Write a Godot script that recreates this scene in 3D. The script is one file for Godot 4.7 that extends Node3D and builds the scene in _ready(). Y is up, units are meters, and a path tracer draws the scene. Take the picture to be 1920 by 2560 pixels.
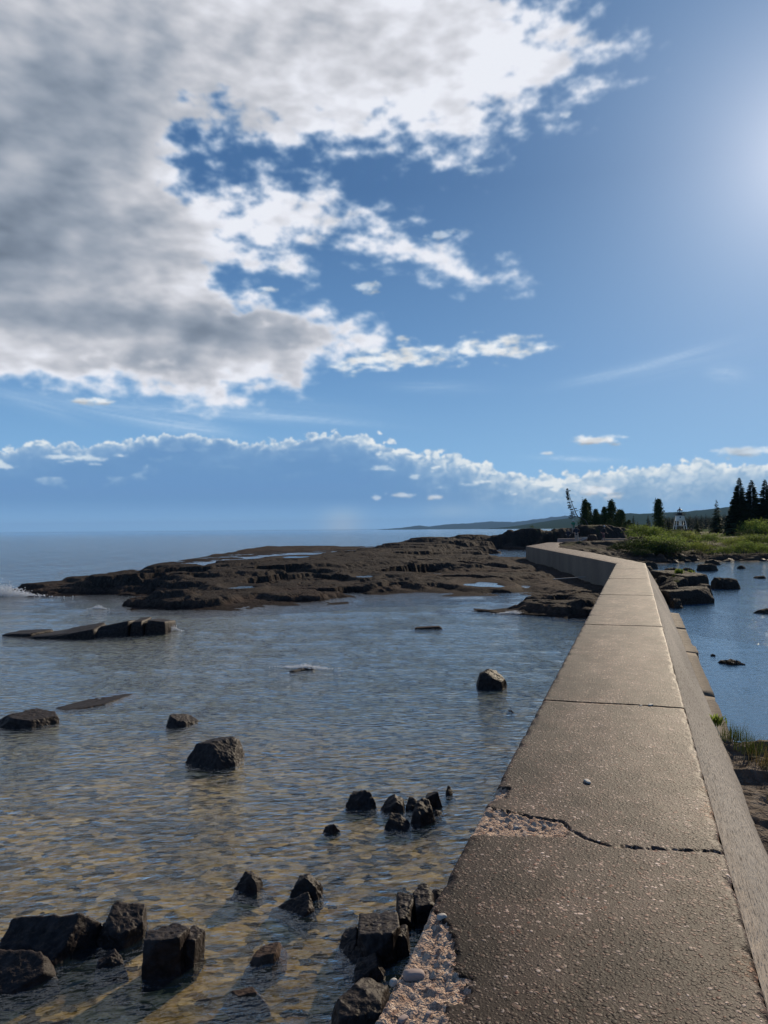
extends Node3D
# A concrete breakwater between a lake and a small harbour. Units are metres, y is up, the water stands at y = 0,
# the camera is held 1.55 m above the top of the wall.

const EYE := Vector3(0, 3.0, 0)
const WALL_TOP := 1.45
const ALONG := Vector3(0.309, 0, -0.951)      # direction in which the first stretch of wall runs
const ACROSS := Vector3(0.951, 0, 0.309)      # towards the harbour side
var rng := RandomNumberGenerator.new()
var M := {}                                   # materials
var taken := {}                               # names in use at top level

func _ready():
	rng.seed = 7
	var cam := Camera3D.new()
	cam.name = "camera"
	cam.position = EYE
	cam.rotation = Vector3(atan(44.0 / 1933.87), 0, deg_to_rad(-0.52))
	cam.fov = 67.0
	cam.near = 0.1
	cam.far = 60000.0
	add_child(cam)
	var we := WorldEnvironment.new()
	we.name = "world_environment"
	var env := Environment.new()
	env.background_mode = Environment.BG_SKY
	env.sky = Sky.new()
	var pan := PanoramaSkyMaterial.new()
	pan.panorama = ImageTexture.create_from_image(sky_image())
	env.sky.sky_material = pan
	env.tonemap_mode = Environment.TONE_MAPPER_LINEAR
	env.tonemap_exposure = 1.0
	env.sdfgi_enabled = true
	env.ssao_enabled = true
	env.ssil_enabled = true
	env.fog_enabled = FOG
	env.fog_density = 0.000035
	env.fog_light_color = Color(0.60, 0.78, 1.0)
	we.environment = env
	add_child(we)
	var sun := DirectionalLight3D.new()
	sun.name = "sun"
	sun.light_energy = 1.6
	sun.light_color = Color(1.0, 0.93, 0.82)
	sun.light_angular_distance = 0.5
	sun.shadow_enabled = true
	add_child(sun)
	# the sun stands just outside the frame on the right, 23 degrees high
	sun.look_at_from_position(direction(30.5, 23.0) * 100.0, Vector3.ZERO)
	make_materials()
	build_all()

func direction(az: float, el: float) -> Vector3:
	var a := deg_to_rad(az)
	var e := deg_to_rad(el)
	return Vector3(sin(a) * cos(e), sin(e), -cos(a) * cos(e))

# ---------------------------------------------------------------- sky: air and clouds, by azimuth and elevation in degrees
const CLOUD := [12.9, 34.0, 14.3, 33.2, 16.2, 31.9, 17.7, 31.1, 18.8, 30.1, 17.3, 29.3, 14.2, 28.3, 9.9, 27.5, 8.9, 26.7, 6.9, 25.4, 3.7, 25.8, 2.9, 26.7, -0.8, 26.3, -6.3, 25.4, -9.0, 25.9, -11.0, 26.7, -13.0, 26.6, -13.8, 25.2, -11.0, 24.3, -7.7, 25.0, -4.3, 24.2, -1.2, 23.3, 2.6, 21.6, 5.4, 21.0, 8.1, 19.1, 10.4, 17.6, 6.0, 17.6, 3.6, 18.4, 2.6, 19.0, 0.5, 18.9, -2.9, 19.9, -6.0, 19.3, -4.6, 18.4, -7.7, 18.1, -9.1, 18.1, -10.6, 18.9, -10.2, 16.7, -7.1, 16.3, -4.3, 15.3, -0.9, 14.6, 0.8, 13.4, -3.0, 12.5, -6.1, 11.7, -6.4, 10.1, -9.1, 10.7, -11.1, 10.4, -9.6, 9.4, -13.4, 9.3, -16.6, 9.7, -19.7, 10.1, -23.0, 10.0, -26.4, 10.3, -40.0, 11.5, -58.0, 17.0, -66.0, 26.0, -60.0, 40.0, -40.0, 52.0, -15.0, 50.0, 2.0, 42.0, 9.0, 37.0]
const ARM := [-4.4, 12.0, -2.3, 12.8, 0.8, 13.3, 4.6, 13.2, 6.3, 13.7, 9.4, 13.8, 13.2, 13.0, 10.3, 12.4, 6.0, 12.4, 3.9, 12.1, 1.8, 11.7, -0.9, 11.3, -3.3, 11.6]
# the top of the bank of cumulus along the horizon
const BANK := [-180.0, 4.2, -120.0, 6.5, -80.0, 4.8, -45.0, 6.0, -30.0, 5.2, -26.42, 5.42, -24.74, 5.94, -21.54, 5.89, -19.74, 6.26, -14.72, 6.88, -11.79, 6.6, -9.14, 6.3, -6.44, 6.65, -4.39, 7.06, -2.68, 6.99, -0.97, 6.47, 1.09, 5.95, 4.17, 5.39, 5.87, 5.19, 7.22, 4.49, 10.23, 3.75, 14.16, 3.66, 16.41, 4.1, 18.9, 4.24, 21.33, 4.41, 22.81, 4.51, 24.81, 3.95, 26.46, 4.03, 34.0, 4.6, 50.0, 3.2, 90.0, 4.0, 130.0, 5.5, 180.0, 4.2]
# grey undersides of the large cloud: azimuth, elevation, half widths, depth
const SHADES := [-24.0, 29.0, 8.0, 8.0, 0.30, -26.0, 19.0, 10.0, 4.5, 0.36, -19.0, 27.0, 5.5, 4.0, 0.12, -12.5, 14.1, 8.0, 1.8, 0.42, -22.0, 14.8, 7.0, 1.6, 0.20, -4.0, 32.5, 8.0, 3.5, 0.15, -12.0, 30.0, 7.0, 5.0, 0.10, -10.0, 10.3, 3.5, 0.5, 0.3, -16.0, 11.3, 7.0, 0.9, 0.26, -14.0, 19.2, 4.5, 0.8, 0.14, -45.0, 25.0, 16.0, 12.0, 0.3, -6.5, 10.9, 1.5, 0.5, 0.3, -23.0, 12.0, 5.0, 0.8, 0.16]
const LIGHTS := [-13.5, 23.0, 3.0, 1.3, 0.16, -8.0, 20.8, 6.0, 1.2, 0.12, 5.0, 28.5, 8.0, 2.6, 0.12, -25.5, 13.0, 3.0, 1.1, 0.14, -3.0, 15.0, 3.0, 0.8, 0.1]
# small single clouds: azimuth, elevation, half widths, strength
const SMALL := [15.4, 6.2, 1.9, 0.42, 1.0, 11.9, 5.4, 0.55, 0.14, 0.9, 25.1, 5.0, 2.2, 0.4, 0.75, -1.2, 17.5, 1.0, 0.5, 0.7, 15.4, 2.6, 1.5, 0.45, 0.9, 16.6, 2.2, 0.9, 0.25, 0.9, -20.6, 9.1, 1.2, 0.35, 0.95, 1.6, 13.9, 0.7, 0.25, 0.8, 6.9, 24.9, 0.5, 0.3, 0.5, 13.7, 27.6, 0.5, 0.3, 0.6, 4.6, 20.9, 1.5, 0.35, 0.6, 3.6, 2.3, 0.7, 0.25, 0.8, 1.0, 2.55, 1.1, 0.22, 0.7, -0.6, 2.3, 0.35, 0.25, 0.6, -7.0, 18.9, 1.3, 0.35, 0.9, -8.4, 17.2, 0.9, 0.3, 0.8, -50.0, 8.0, 5.0, 0.8, 0.8, 60.0, 9.0, 6.0, 0.9, 0.9, 110.0, 24.0, 14.0, 3.0, 0.9, 150.0, 14.0, 12.0, 2.0, 0.9, -110.0, 15.0, 16.0, 2.6, 0.9, -150.0, 30.0, 18.0, 5.0, 0.9]
# thin streaks: azimuth, elevation, half length, half width, tilt in degrees, strength
const STREAKS := [-15.0, 8.6, 11.0, 0.35, -3.0, 0.4, -17.0, 7.9, 7.0, 0.5, -9.0, 0.35, -7.0, 8.3, 7.0, 0.25, -5.0, 0.35, -14.0, 7.5, 3.0, 0.45, -4.0, 0.5, -24.5, 8.7, 4.0, 0.6, -14.0, 0.25, 16.5, 10.8, 4.0, 0.35, 9.0, 0.3, 20.5, 11.6, 4.0, 0.25, 12.0, 0.3, 24.0, 10.3, 1.3, 0.5, -12.0, 0.35, 4.0, 10.4, 4.0, 0.4, -2.0, 0.22, 14.0, 4.95, 3.0, 0.16, -4.0, 0.5, 21.0, 11.3, 5.0, 0.8, 9.0, 0.14, -9.0, 9.0, 9.0, 0.8, -4.0, 0.18]
var noise_a := FastNoiseLite.new()
var noise_b := FastNoiseLite.new()
var noise_c := FastNoiseLite.new()
var noise_d := FastNoiseLite.new()
var noise_e := FastNoiseLite.new()
var bank_at := PackedFloat32Array()
var cloud_grid := PackedFloat32Array()
var arm_grid := PackedFloat32Array()
const GX := 320
const GY := 150

func fbm(seed_value: int, frequency: float, octaves: int, gain := 0.5, lacunarity := 2.0) -> FastNoiseLite:
	var n := FastNoiseLite.new()
	n.seed = seed_value
	n.noise_type = FastNoiseLite.TYPE_SIMPLEX_SMOOTH
	n.frequency = frequency
	n.fractal_type = FastNoiseLite.FRACTAL_FBM
	n.fractal_octaves = octaves
	n.fractal_gain = gain
	n.fractal_lacunarity = lacunarity
	return n

# signed distance in degrees to a closed outline, positive inside
func outline_grid(p: Array) -> PackedFloat32Array:
	var out := PackedFloat32Array()
	out.resize(GX * GY)
	var n := p.size() / 2
	for j in GY:
		var y := 4.0 + j * 0.4
		for i in GX:
			var x := -80.0 + i * 0.4
			var best := 1e9
			var inside := false
			var ax: float = p[2 * n - 2]
			var ay: float = p[2 * n - 1]
			for k in n:
				var bx: float = p[2 * k]
				var by: float = p[2 * k + 1]
				var ex := bx - ax
				var ey := by - ay
				var t := clampf(((x - ax) * ex + (y - ay) * ey) / (ex * ex + ey * ey), 0.0, 1.0)
				var dx := x - ax - ex * t
				var dy := y - ay - ey * t
				best = minf(best, dx * dx + dy * dy)
				if (by > y) != (ay > y) and x < (ax - bx) * (y - by) / (ay - by) + bx:
					inside = not inside
				ax = bx
				ay = by
			out[j * GX + i] = sqrt(best) if inside else -sqrt(best)
	return out

func grid_value(g: PackedFloat32Array, az: float, el: float) -> float:
	var x := clampf((az + 80.0) / 0.4, 0.0, GX - 1.01)
	var y := clampf((el - 4.0) / 0.4, 0.0, GY - 1.01)
	var i := int(x)
	var j := int(y)
	var fx := x - i
	var fy := y - j
	var k := j * GX + i
	return lerpf(lerpf(g[k], g[k + 1], fx), lerpf(g[k + GX], g[k + GX + 1], fx), fy)

func air(az: float, el: float) -> Color:
	var c: Color
	if el < 4.0:
		c = Color(0.57, 0.75, 0.90).lerp(Color(0.53, 0.72, 0.885), el / 4.0)
	elif el < 12.0:
		c = Color(0.53, 0.72, 0.885).lerp(Color(0.40, 0.58, 0.775), (el - 4.0) / 8.0)
	elif el < 24.0:
		c = Color(0.40, 0.58, 0.775).lerp(Color(0.275, 0.43, 0.62), (el - 12.0) / 12.0)
	else:
		c = Color(0.275, 0.43, 0.62).lerp(Color(0.235, 0.37, 0.545), clampf((el - 24.0) / 50.0, 0.0, 1.0))
	# brighter towards the sun
	var d := rad_to_deg(acos(clampf(direction(az, el).dot(direction(30.5, 23.0)), -1.0, 1.0)))
	var g := exp(-d / 8.5)
	c = c.lerp(Color(0.90, 0.93, 1.0), clampf(g * 1.02 + 0.10 * exp(-d * d / 500.0), 0.0, 1.0))
	return c

func sky_color(az: float, el: float) -> Color:
	var c := air(az, el)
	if el > 75.0:
		return c
	var ca := az * cos(deg_to_rad(minf(el, 60.0)))
	# thin streaks
	for k in range(0, STREAKS.size(), 6):
		var dx: float = az - STREAKS[k]
		var dy: float = el - STREAKS[k + 1]
		if absf(dx) > 15.0 or absf(dy) > 4.0:
			continue
		var t := deg_to_rad(STREAKS[k + 4])
		var u: float = (dx * cos(t) + dy * sin(t)) / STREAKS[k + 2]
		var v: float = (-dx * sin(t) + dy * cos(t)) / STREAKS[k + 3]
		var s := exp(-u * u * 1.5 - v * v) * (0.75 + 0.9 * noise_a.get_noise_2d(u * 7.0 + k * 9.0, v * 22.0))
		c = c.lerp(Color(0.80, 0.87, 0.95), clampf(s * STREAKS[k + 5], 0.0, 0.8))
	# the bank of cumulus along the horizon
	if el < 9.0:
		var top := bank_at[clampi(int((az + 180.0) * 10.0), 0, 3599)]
		var b := noise_c.get_noise_2d(az * 1.0, el * 1.3)
		var t2 := top - el + absf(b) * (0.75 + 0.5 * smoothstep(-7.0, 0.0, az) * smoothstep(12.0, 6.0, az)) - 0.2 + 0.42 * absf(noise_d.get_noise_2d(az * 2.1 + 9.0, el * 2.4)) + 0.12 * noise_b.get_noise_2d(az * 4.0, el * 5.0)
		if t2 > 0.0:
			var thick: float = lerpf(0.55, 1.75, smoothstep(-4.0, 6.0, az)) * (1.0 + 0.7 * noise_a.get_noise_2d(az * 2.2, 5.0))
			if az < -17.0:
				thick = 0.6
			var body := Color(0.405, 0.57, 0.755).lerp(Color(0.49, 0.635, 0.775), smoothstep(-2.0, 16.0, az))
			body = body.lerp(Color(0.56, 0.74, 0.895), smoothstep(2.6, 0.2, el) * 0.85)
			body = body.lerp(Color(0.62, 0.75, 0.87), clampf(0.25 + 0.6 * noise_a.get_noise_2d(az * 1.2, el * 4.0), 0.0, 1.0) * smoothstep(3.0, 0.6, t2) * 0.5)
			var lump := absf(noise_d.get_noise_2d(az * 1.5 + 40.0, el * 1.9))
			var rim := exp(-pow(t2 / thick, 1.4) * 1.5) * clampf(0.30 + 1.7 * lump + 1.3 * absf(noise_b.get_noise_2d(az * 1.3, el * 1.7)) + 0.4 * noise_b.get_noise_2d(az * 4.0, el * 5.0), 0.0, 1.0)
			rim = maxf(rim, 0.75 * exp(-t2 * 7.0))
			# broken bright scraps below the rim
			var scrap := smoothstep(0.16, 0.42, noise_b.get_noise_2d(az * 0.9, el * 3.2)) * smoothstep(3.2, 1.2, t2) * smoothstep(1.5, 2.3, el)
			scrap *= 0.75 if absf(az - 6.0) < 7.0 or az < -17.0 else 0.12
			var col := body.lerp(Color(0.955, 0.965, 0.96), clampf(rim + scrap, 0.0, 0.98))
			c = c.lerp(col, clampf(t2 * 14.0, 0.0, 1.0) * lerpf(0.85, 0.97, rim))
		# a pale shaft of rain low over the lake
		var sh := exp(-pow((az + 3.1) / 1.5, 2.0)) * smoothstep(2.3, 0.3, el) + 0.4 * exp(-pow((az - 5.0) / 2.0, 2.0)) * exp(-pow((el - 1.3) / 0.5, 2.0))
		c = c.lerp(Color(0.70, 0.78, 0.85), clampf(sh, 0.0, 1.0) * 0.8)
	# small single clouds
	for k in range(0, SMALL.size(), 5):
		var dx: float = (az - SMALL[k]) / SMALL[k + 2]
		var dy: float = (el - SMALL[k + 1]) / SMALL[k + 3]
		var r := dx * dx + dy * dy
		if r > 6.0:
			continue
		var s2 := 1.0 - sqrt(r) + 1.0 * noise_b.get_noise_2d(az * 2.2 + k, el * 5.0)
		if s2 > 0.0:
			var lit := clampf(0.93 + 0.25 * noise_a.get_noise_2d(az * 4.0, el * 8.0) - (0.12 if dy < -0.4 else 0.0), 0.0, 0.97)
			c = c.lerp(Color(lit * 0.97, lit * 0.985, lit), clampf(s2 * 1.6, 0.0, 1.0) * SMALL[k + 4])
	# the large cloud and its arm
	if el > 6.0 and az < 45.0 and az > -79.0 and el < 62.0:
		var wx := noise_a.get_noise_2d(ca * 0.55, el * 0.9) * 1.7
		var wy := noise_a.get_noise_2d(ca * 0.55 + 71.0, el * 0.9 + 13.0) * 1.1
		var d := grid_value(cloud_grid, az + wx, el + wy)
		var arm := grid_value(arm_grid, az + wx * 0.5, el + wy * 0.5)
		if d > -3.0 or arm > -1.5:
			var fine := noise_b.get_noise_2d(ca * 1.15, el * 2.0)
			var flat := smoothstep(22.0, 12.0, el)        # low clouds look flatter
			var soft := 2.5 - 1.4 * flat
			var wisp := 2.9 - 1.4 * flat
			var dd := d + fine * wisp + 0.12
			var a := pow(smoothstep(-0.75, soft, dd), 1.35)
			var aa := smoothstep(-0.3, 0.75, arm + 1.05 * noise_b.get_noise_2d(ca * 1.7, el * 4.2) - 0.02)
			var big := noise_a.get_noise_2d(ca * 0.7 + 11.0, el * 1.25 - 7.0)
			var shade := 0.0
			for k in range(0, SHADES.size(), 5):
				var dx: float = (az + wx * 1.6 - SHADES[k]) / SHADES[k + 2]
				var dy: float = (el + wy * 1.6 - SHADES[k + 1]) / SHADES[k + 3]
				shade += SHADES[k + 4] * exp(-dx * dx - dy * dy)
			for k in range(0, LIGHTS.size(), 5):
				var dx: float = (az + wx - LIGHTS[k]) / LIGHTS[k + 2]
				var dy: float = (el + wy - LIGHTS[k + 1]) / LIGHTS[k + 3]
				shade -= LIGHTS[k + 4] * exp(-dx * dx - dy * dy)
			shade *= smoothstep(0.0, 2.2, dd)
			var lum := 0.92 - shade * 0.72 - big * 0.09 + (fine * 0.035 + noise_d.get_noise_2d(ca * 0.9, el * 2.0) * 0.075) * clampf(1.4 - shade * 2.2, 0.45, 1.0)
			# billows: brighter where they face the sun, low on the right
			var lit_by := noise_e.get_noise_2d(ca * 0.9 - 0.9, el * 1.5 + 0.9) - noise_e.get_noise_2d(ca * 0.9, el * 1.5)
			lum += lit_by * 0.13 * smoothstep(0.0, 1.5, dd)
			lum += 0.05 * (1.0 - smoothstep(0.5, 3.0, dd))
			lum = clampf(lum, 0.48, 0.95)
			var warm := smoothstep(0.45, 0.85, lum)
			var col := Color(lum * lerpf(0.90, 0.975, warm), lum * lerpf(1.0, 0.985, warm), lum * lerpf(1.13, 1.02, warm))
			c = c.lerp(col, a)
			if aa > 0.0:
				var l2 := clampf(0.93 + fine * 0.16, 0.7, 0.97)
				c = c.lerp(Color(l2 * 0.97, l2 * 0.985, l2), aa)
	return c

func sky_image() -> Image:
	noise_a = fbm(3, 0.11, 5)
	noise_b = fbm(12, 0.30, 6, 0.53)
	noise_c = fbm(27, 0.42, 2, 0.45)
	noise_d = fbm(41, 0.5, 3, 0.5)
	noise_e = fbm(57, 0.15, 3, 0.4)
	cloud_grid = outline_grid(CLOUD)
	arm_grid = outline_grid(ARM)
	bank_at.resize(3600)
	var k := 0
	for i in 3600:
		var az := -180.0 + i * 0.1
		while k < BANK.size() / 2 - 2 and az > BANK[2 * k + 2]:
			k += 1
		bank_at[i] = lerpf(BANK[2 * k + 1], BANK[2 * k + 3], smoothstep(0.0, 1.0, (az - BANK[2 * k]) / (BANK[2 * k + 2] - BANK[2 * k])))
	# coarse all round, fine where clouds have most detail
	var im := sky_part(0, 0, 1024, 260, 1024)
	var whole := Image.create_empty(1024, 512, false, Image.FORMAT_RGBA8)
	whole.fill(Color(0.18, 0.23, 0.27))
	whole.blit_rect(im, Rect2i(0, 0, 1024, 260), Vector2i(0, 0))
	whole.resize(SKY_W, SKY_W / 2, Image.INTERPOLATE_CUBIC)
	var s := SKY_W / 360.0
	var x0 := int((180.0 - 36.0) * s)
	var y0 := int((90.0 - 40.0) * s)
	var fine := sky_part(x0, y0, int(72.0 * s), int(40.2 * s), SKY_W)
	whole.blit_rect(fine, Rect2i(0, 0, fine.get_width(), fine.get_height()), Vector2i(x0, y0))
	# Godot looks along +z at the middle of a panorama: turn it half round
	var turned := Image.create_empty(SKY_W, SKY_W / 2, false, Image.FORMAT_RGBA8)
	turned.blit_rect(whole, Rect2i(SKY_W / 2, 0, SKY_W / 2, SKY_W / 2), Vector2i(0, 0))
	turned.blit_rect(whole, Rect2i(0, 0, SKY_W / 2, SKY_W / 2), Vector2i(SKY_W / 2, 0))
	return turned

func sky_part(x0: int, y0: int, w: int, h: int, full: int) -> Image:
	var bytes := PackedByteArray()
	bytes.resize(w * h * 4)
	var o := 0
	for y in h:
		var el := maxf(90.0 - (y0 + y + 0.5) * 360.0 / full, 0.0)
		for x in w:
			var c := sky_color((x0 + x + 0.5) * 360.0 / full - 180.0, el)
			bytes[o] = int(clampf(c.r, 0.0, 1.0) * 255.0 + 0.5)
			bytes[o + 1] = int(clampf(c.g, 0.0, 1.0) * 255.0 + 0.5)
			bytes[o + 2] = int(clampf(c.b, 0.0, 1.0) * 255.0 + 0.5)
			bytes[o + 3] = 255
			o += 4
	return Image.create_from_data(w, h, false, Image.FORMAT_RGBA8, bytes)

# ---------------------------------------------------------------- naming and small tools
func numbered(called: String) -> String:
	if not taken.has(called):
		taken[called] = 0
		return called
	taken[called] += 1
	return "%s_%03d" % [called, taken[called]]

func tag(o: Node3D, label := "", category := "", group := "", kind := "") -> Node3D:
	if label:
		o.set_meta("label", label)
	if category:
		o.set_meta("category", category)
	if group:
		o.set_meta("group", group)
	if kind:
		o.set_meta("kind", kind)
	return o

# a thing whose parts become its children
func thing(called: String, at: Vector3, label: String, category: String, group := "") -> Node3D:
	var o := Node3D.new()
	o.name = numbered(called)
	o.position = at
	add_child(o)
	tag(o, label, category, group)
	return o

# one mesh: at the top level under a number of its own, else a part
func part(called: String, mesh: Mesh, material: Material, parent: Node = null) -> MeshInstance3D:
	var o := MeshInstance3D.new()
	o.mesh = mesh
	o.material_override = null
	if mesh is PrimitiveMesh:
		mesh.material = material
	else:
		for k in mesh.get_surface_count():
			mesh.surface_set_material(k, material)
	if parent == null:
		o.name = numbered(called)
		add_child(o)
	else:
		o.name = called
		parent.add_child(o, true)
	return o

# the same mesh worn by another node
func worn(called: String, mesh: Mesh, parent: Node) -> MeshInstance3D:
	var o := MeshInstance3D.new()
	o.mesh = mesh
	o.name = called
	parent.add_child(o, true)
	return o

func copy_of(o: Node3D, called: String, label: String, group := "") -> Node3D:
	var c: Node3D = o.duplicate()
	c.name = numbered(called)
	add_child(c)
	c.set_meta("label", label)
	if group:
		c.set_meta("group", group)
	return c

func array_mesh(v: PackedVector3Array, n: PackedVector3Array, uv: PackedVector2Array, c: PackedColorArray, idx: PackedInt32Array) -> ArrayMesh:
	var a := []
	a.resize(Mesh.ARRAY_MAX)
	a[Mesh.ARRAY_VERTEX] = v
	a[Mesh.ARRAY_NORMAL] = n
	if uv.size():
		a[Mesh.ARRAY_TEX_UV] = uv
	if c.size():
		a[Mesh.ARRAY_COLOR] = c
	a[Mesh.ARRAY_INDEX] = idx
	var m := ArrayMesh.new()
	m.add_surface_from_arrays(Mesh.PRIMITIVE_TRIANGLES, a)
	return m

func smooth_normals(v: PackedVector3Array, idx: PackedInt32Array) -> PackedVector3Array:
	var n := PackedVector3Array()
	n.resize(v.size())
	for k in range(0, idx.size(), 3):
		var a := idx[k]
		var b := idx[k + 1]
		var c := idx[k + 2]
		var f := (v[c] - v[a]).cross(v[b] - v[a])
		n[a] += f
		n[b] += f
		n[c] += f
	for k in n.size():
		n[k] = n[k].normalized()
	return n

# heights known at single points spread over a coarse grid
func spread(p: Array, x0: float, z0: float, step: float, nx: int, nz: int) -> Dictionary:
	var h := PackedFloat32Array()
	h.resize(nx * nz)
	for j in nz:
		for i in nx:
			var x := x0 + i * step
			var z := z0 - j * step
			var sum := 0.0
			var weight := 0.0
			for k in range(0, p.size(), 3):
				var dx: float = x - p[k]
				var dz: float = z - p[k + 1]
				var w := 1.0 / pow(dx * dx + dz * dz + 0.15, 1.9)
				sum += w * p[k + 2]
				weight += w
			h[j * nx + i] = sum / weight
	return {"h": h, "x0": x0, "z0": z0, "step": step, "nx": nx, "nz": nz}

func spread_at(f: Dictionary, x: float, z: float) -> float:
	var h: PackedFloat32Array = f.h
	var nx: int = f.nx
	var u: float = clampf((x - f.x0) / f.step, 0.0, nx - 1.001)
	var v: float = clampf((f.z0 - z) / f.step, 0.0, f.nz - 1.001)
	var i := int(u)
	var j := int(v)
	u -= i
	v -= j
	var k := j * nx + i
	return lerpf(lerpf(h[k], h[k + 1], u), lerpf(h[k + nx], h[k + nx + 1], u), v)

# a sheet of ground: f gives the height, tint the colour; quads that lie wholly under floor are left out
func ground(xs: PackedFloat32Array, zs: PackedFloat32Array, f: Callable, tint: Callable, floor_at: float) -> ArrayMesh:
	var nx := xs.size()
	var nz := zs.size()
	var v := PackedVector3Array()
	v.resize(nx * nz)
	for j in nz:
		var z := zs[j]
		for i in nx:
			v[j * nx + i] = Vector3(xs[i], f.call(xs[i], z), z)
	var idx := PackedInt32Array()
	for j in nz - 1:
		for i in nx - 1:
			var k := j * nx + i
			if maxf(maxf(v[k].y, v[k + 1].y), maxf(v[k + nx].y, v[k + nx + 1].y)) < floor_at:
				continue
			idx.append_array([k, k + nx, k + 1, k + 1, k + nx, k + nx + 1])
	# keep used points only
	var place := PackedInt32Array()
	place.resize(v.size())
	place.fill(-1)
	var w := PackedVector3Array()
	for k in idx.size():
		var o := idx[k]
		if place[o] < 0:
			place[o] = w.size()
			w.append(v[o])
		idx[k] = place[o]
	var n := smooth_normals(w, idx)
	if n.size() and n[n.size() / 2].y < 0.0:
		for k in range(0, idx.size(), 3):
			var t := idx[k + 1]
			idx[k + 1] = idx[k + 2]
			idx[k + 2] = t
		for k in n.size():
			n[k] = -n[k]
	var c := PackedColorArray()
	c.resize(w.size())
	var uv := PackedVector2Array()
	uv.resize(w.size())
	for k in w.size():
		c[k] = tint.call(w[k], n[k])
		uv[k] = Vector2(w[k].x, w[k].z)
	return array_mesh(w, n, uv, c, idx)

func even(a: float, b: float, step: float) -> PackedFloat32Array:
	var out := PackedFloat32Array()
	var n := int(ceil(absf(b - a) / step))
	for i in n + 1:
		out.append(a + (b - a) * i / n)
	return out

# steps that grow with distance
func growing(a: float, b: float, share: float) -> PackedFloat32Array:
	var out := PackedFloat32Array([a])
	while absf(out[-1]) < absf(b):
		out.append(out[-1] * (1.0 + share))
	return out

# tapered round bar from a to b added to a SurfaceTool
func bar(st: SurfaceTool, a: Vector3, b: Vector3, ra: float, rb: float, sides := 6) -> void:
	var d := (b - a).normalized()
	var u := d.cross(Vector3.UP if absf(d.y) < 0.9 else Vector3.RIGHT).normalized()
	var w := d.cross(u)
	for k in sides:
		var t0 := TAU * k / sides
		var t1 := TAU * (k + 1) / sides
		var n0 := u * cos(t0) + w * sin(t0)
		var n1 := u * cos(t1) + w * sin(t1)
		var q := [a + n0 * ra, a + n1 * ra, b + n1 * rb, b + n0 * rb]
		for s in [0, 2, 1, 0, 3, 2]:
			st.set_normal([n0, n1, n1, n0][s])
			st.add_vertex(q[s])
		for e in [[b, 1.0, rb], [a, -1.0, ra]]:
			if e[2] < 0.004:
				continue
			st.set_normal(d * e[1])
			var t: Array = [e[0], e[0] + n0 * e[2], e[0] + n1 * e[2]]
			if e[1] > 0.0:
				t = [t[0], t[2], t[1]]
			for p in t:
				st.set_normal(d * e[1])
				st.add_vertex(p)

# box with its own axes, given by half sizes
func block(st: SurfaceTool, at: Vector3, half: Vector3, basis := Basis.IDENTITY, taper := 1.0) -> void:
	var p := []
	for y in [-1.0, 1.0]:
		var s: float = taper if y > 0.0 else 1.0
		for q in [[-1, -1], [1, -1], [1, 1], [-1, 1]]:
			p.append(at + basis * Vector3(q[0] * half.x * s, y * half.y, q[1] * half.z * s))
	for f in [[0, 1, 5, 4], [1, 2, 6, 5], [2, 3, 7, 6], [3, 0, 4, 7], [4, 5, 6, 7], [3, 2, 1, 0]]:
		var n: Vector3 = (p[f[2]] - p[f[0]]).cross(p[f[1]] - p[f[0]]).normalized()
		var out: bool = n.dot((p[f[0]] + p[f[2]]) * 0.5 - at) > 0.0
		if not out:
			n = -n
		for s in ([0, 1, 2, 0, 2, 3] if out else [0, 2, 1, 0, 3, 2]):
			st.set_normal(n)
			st.add_vertex(p[f[s]])

func started() -> SurfaceTool:
	var st := SurfaceTool.new()
	st.begin(Mesh.PRIMITIVE_TRIANGLES)
	return st

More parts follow.
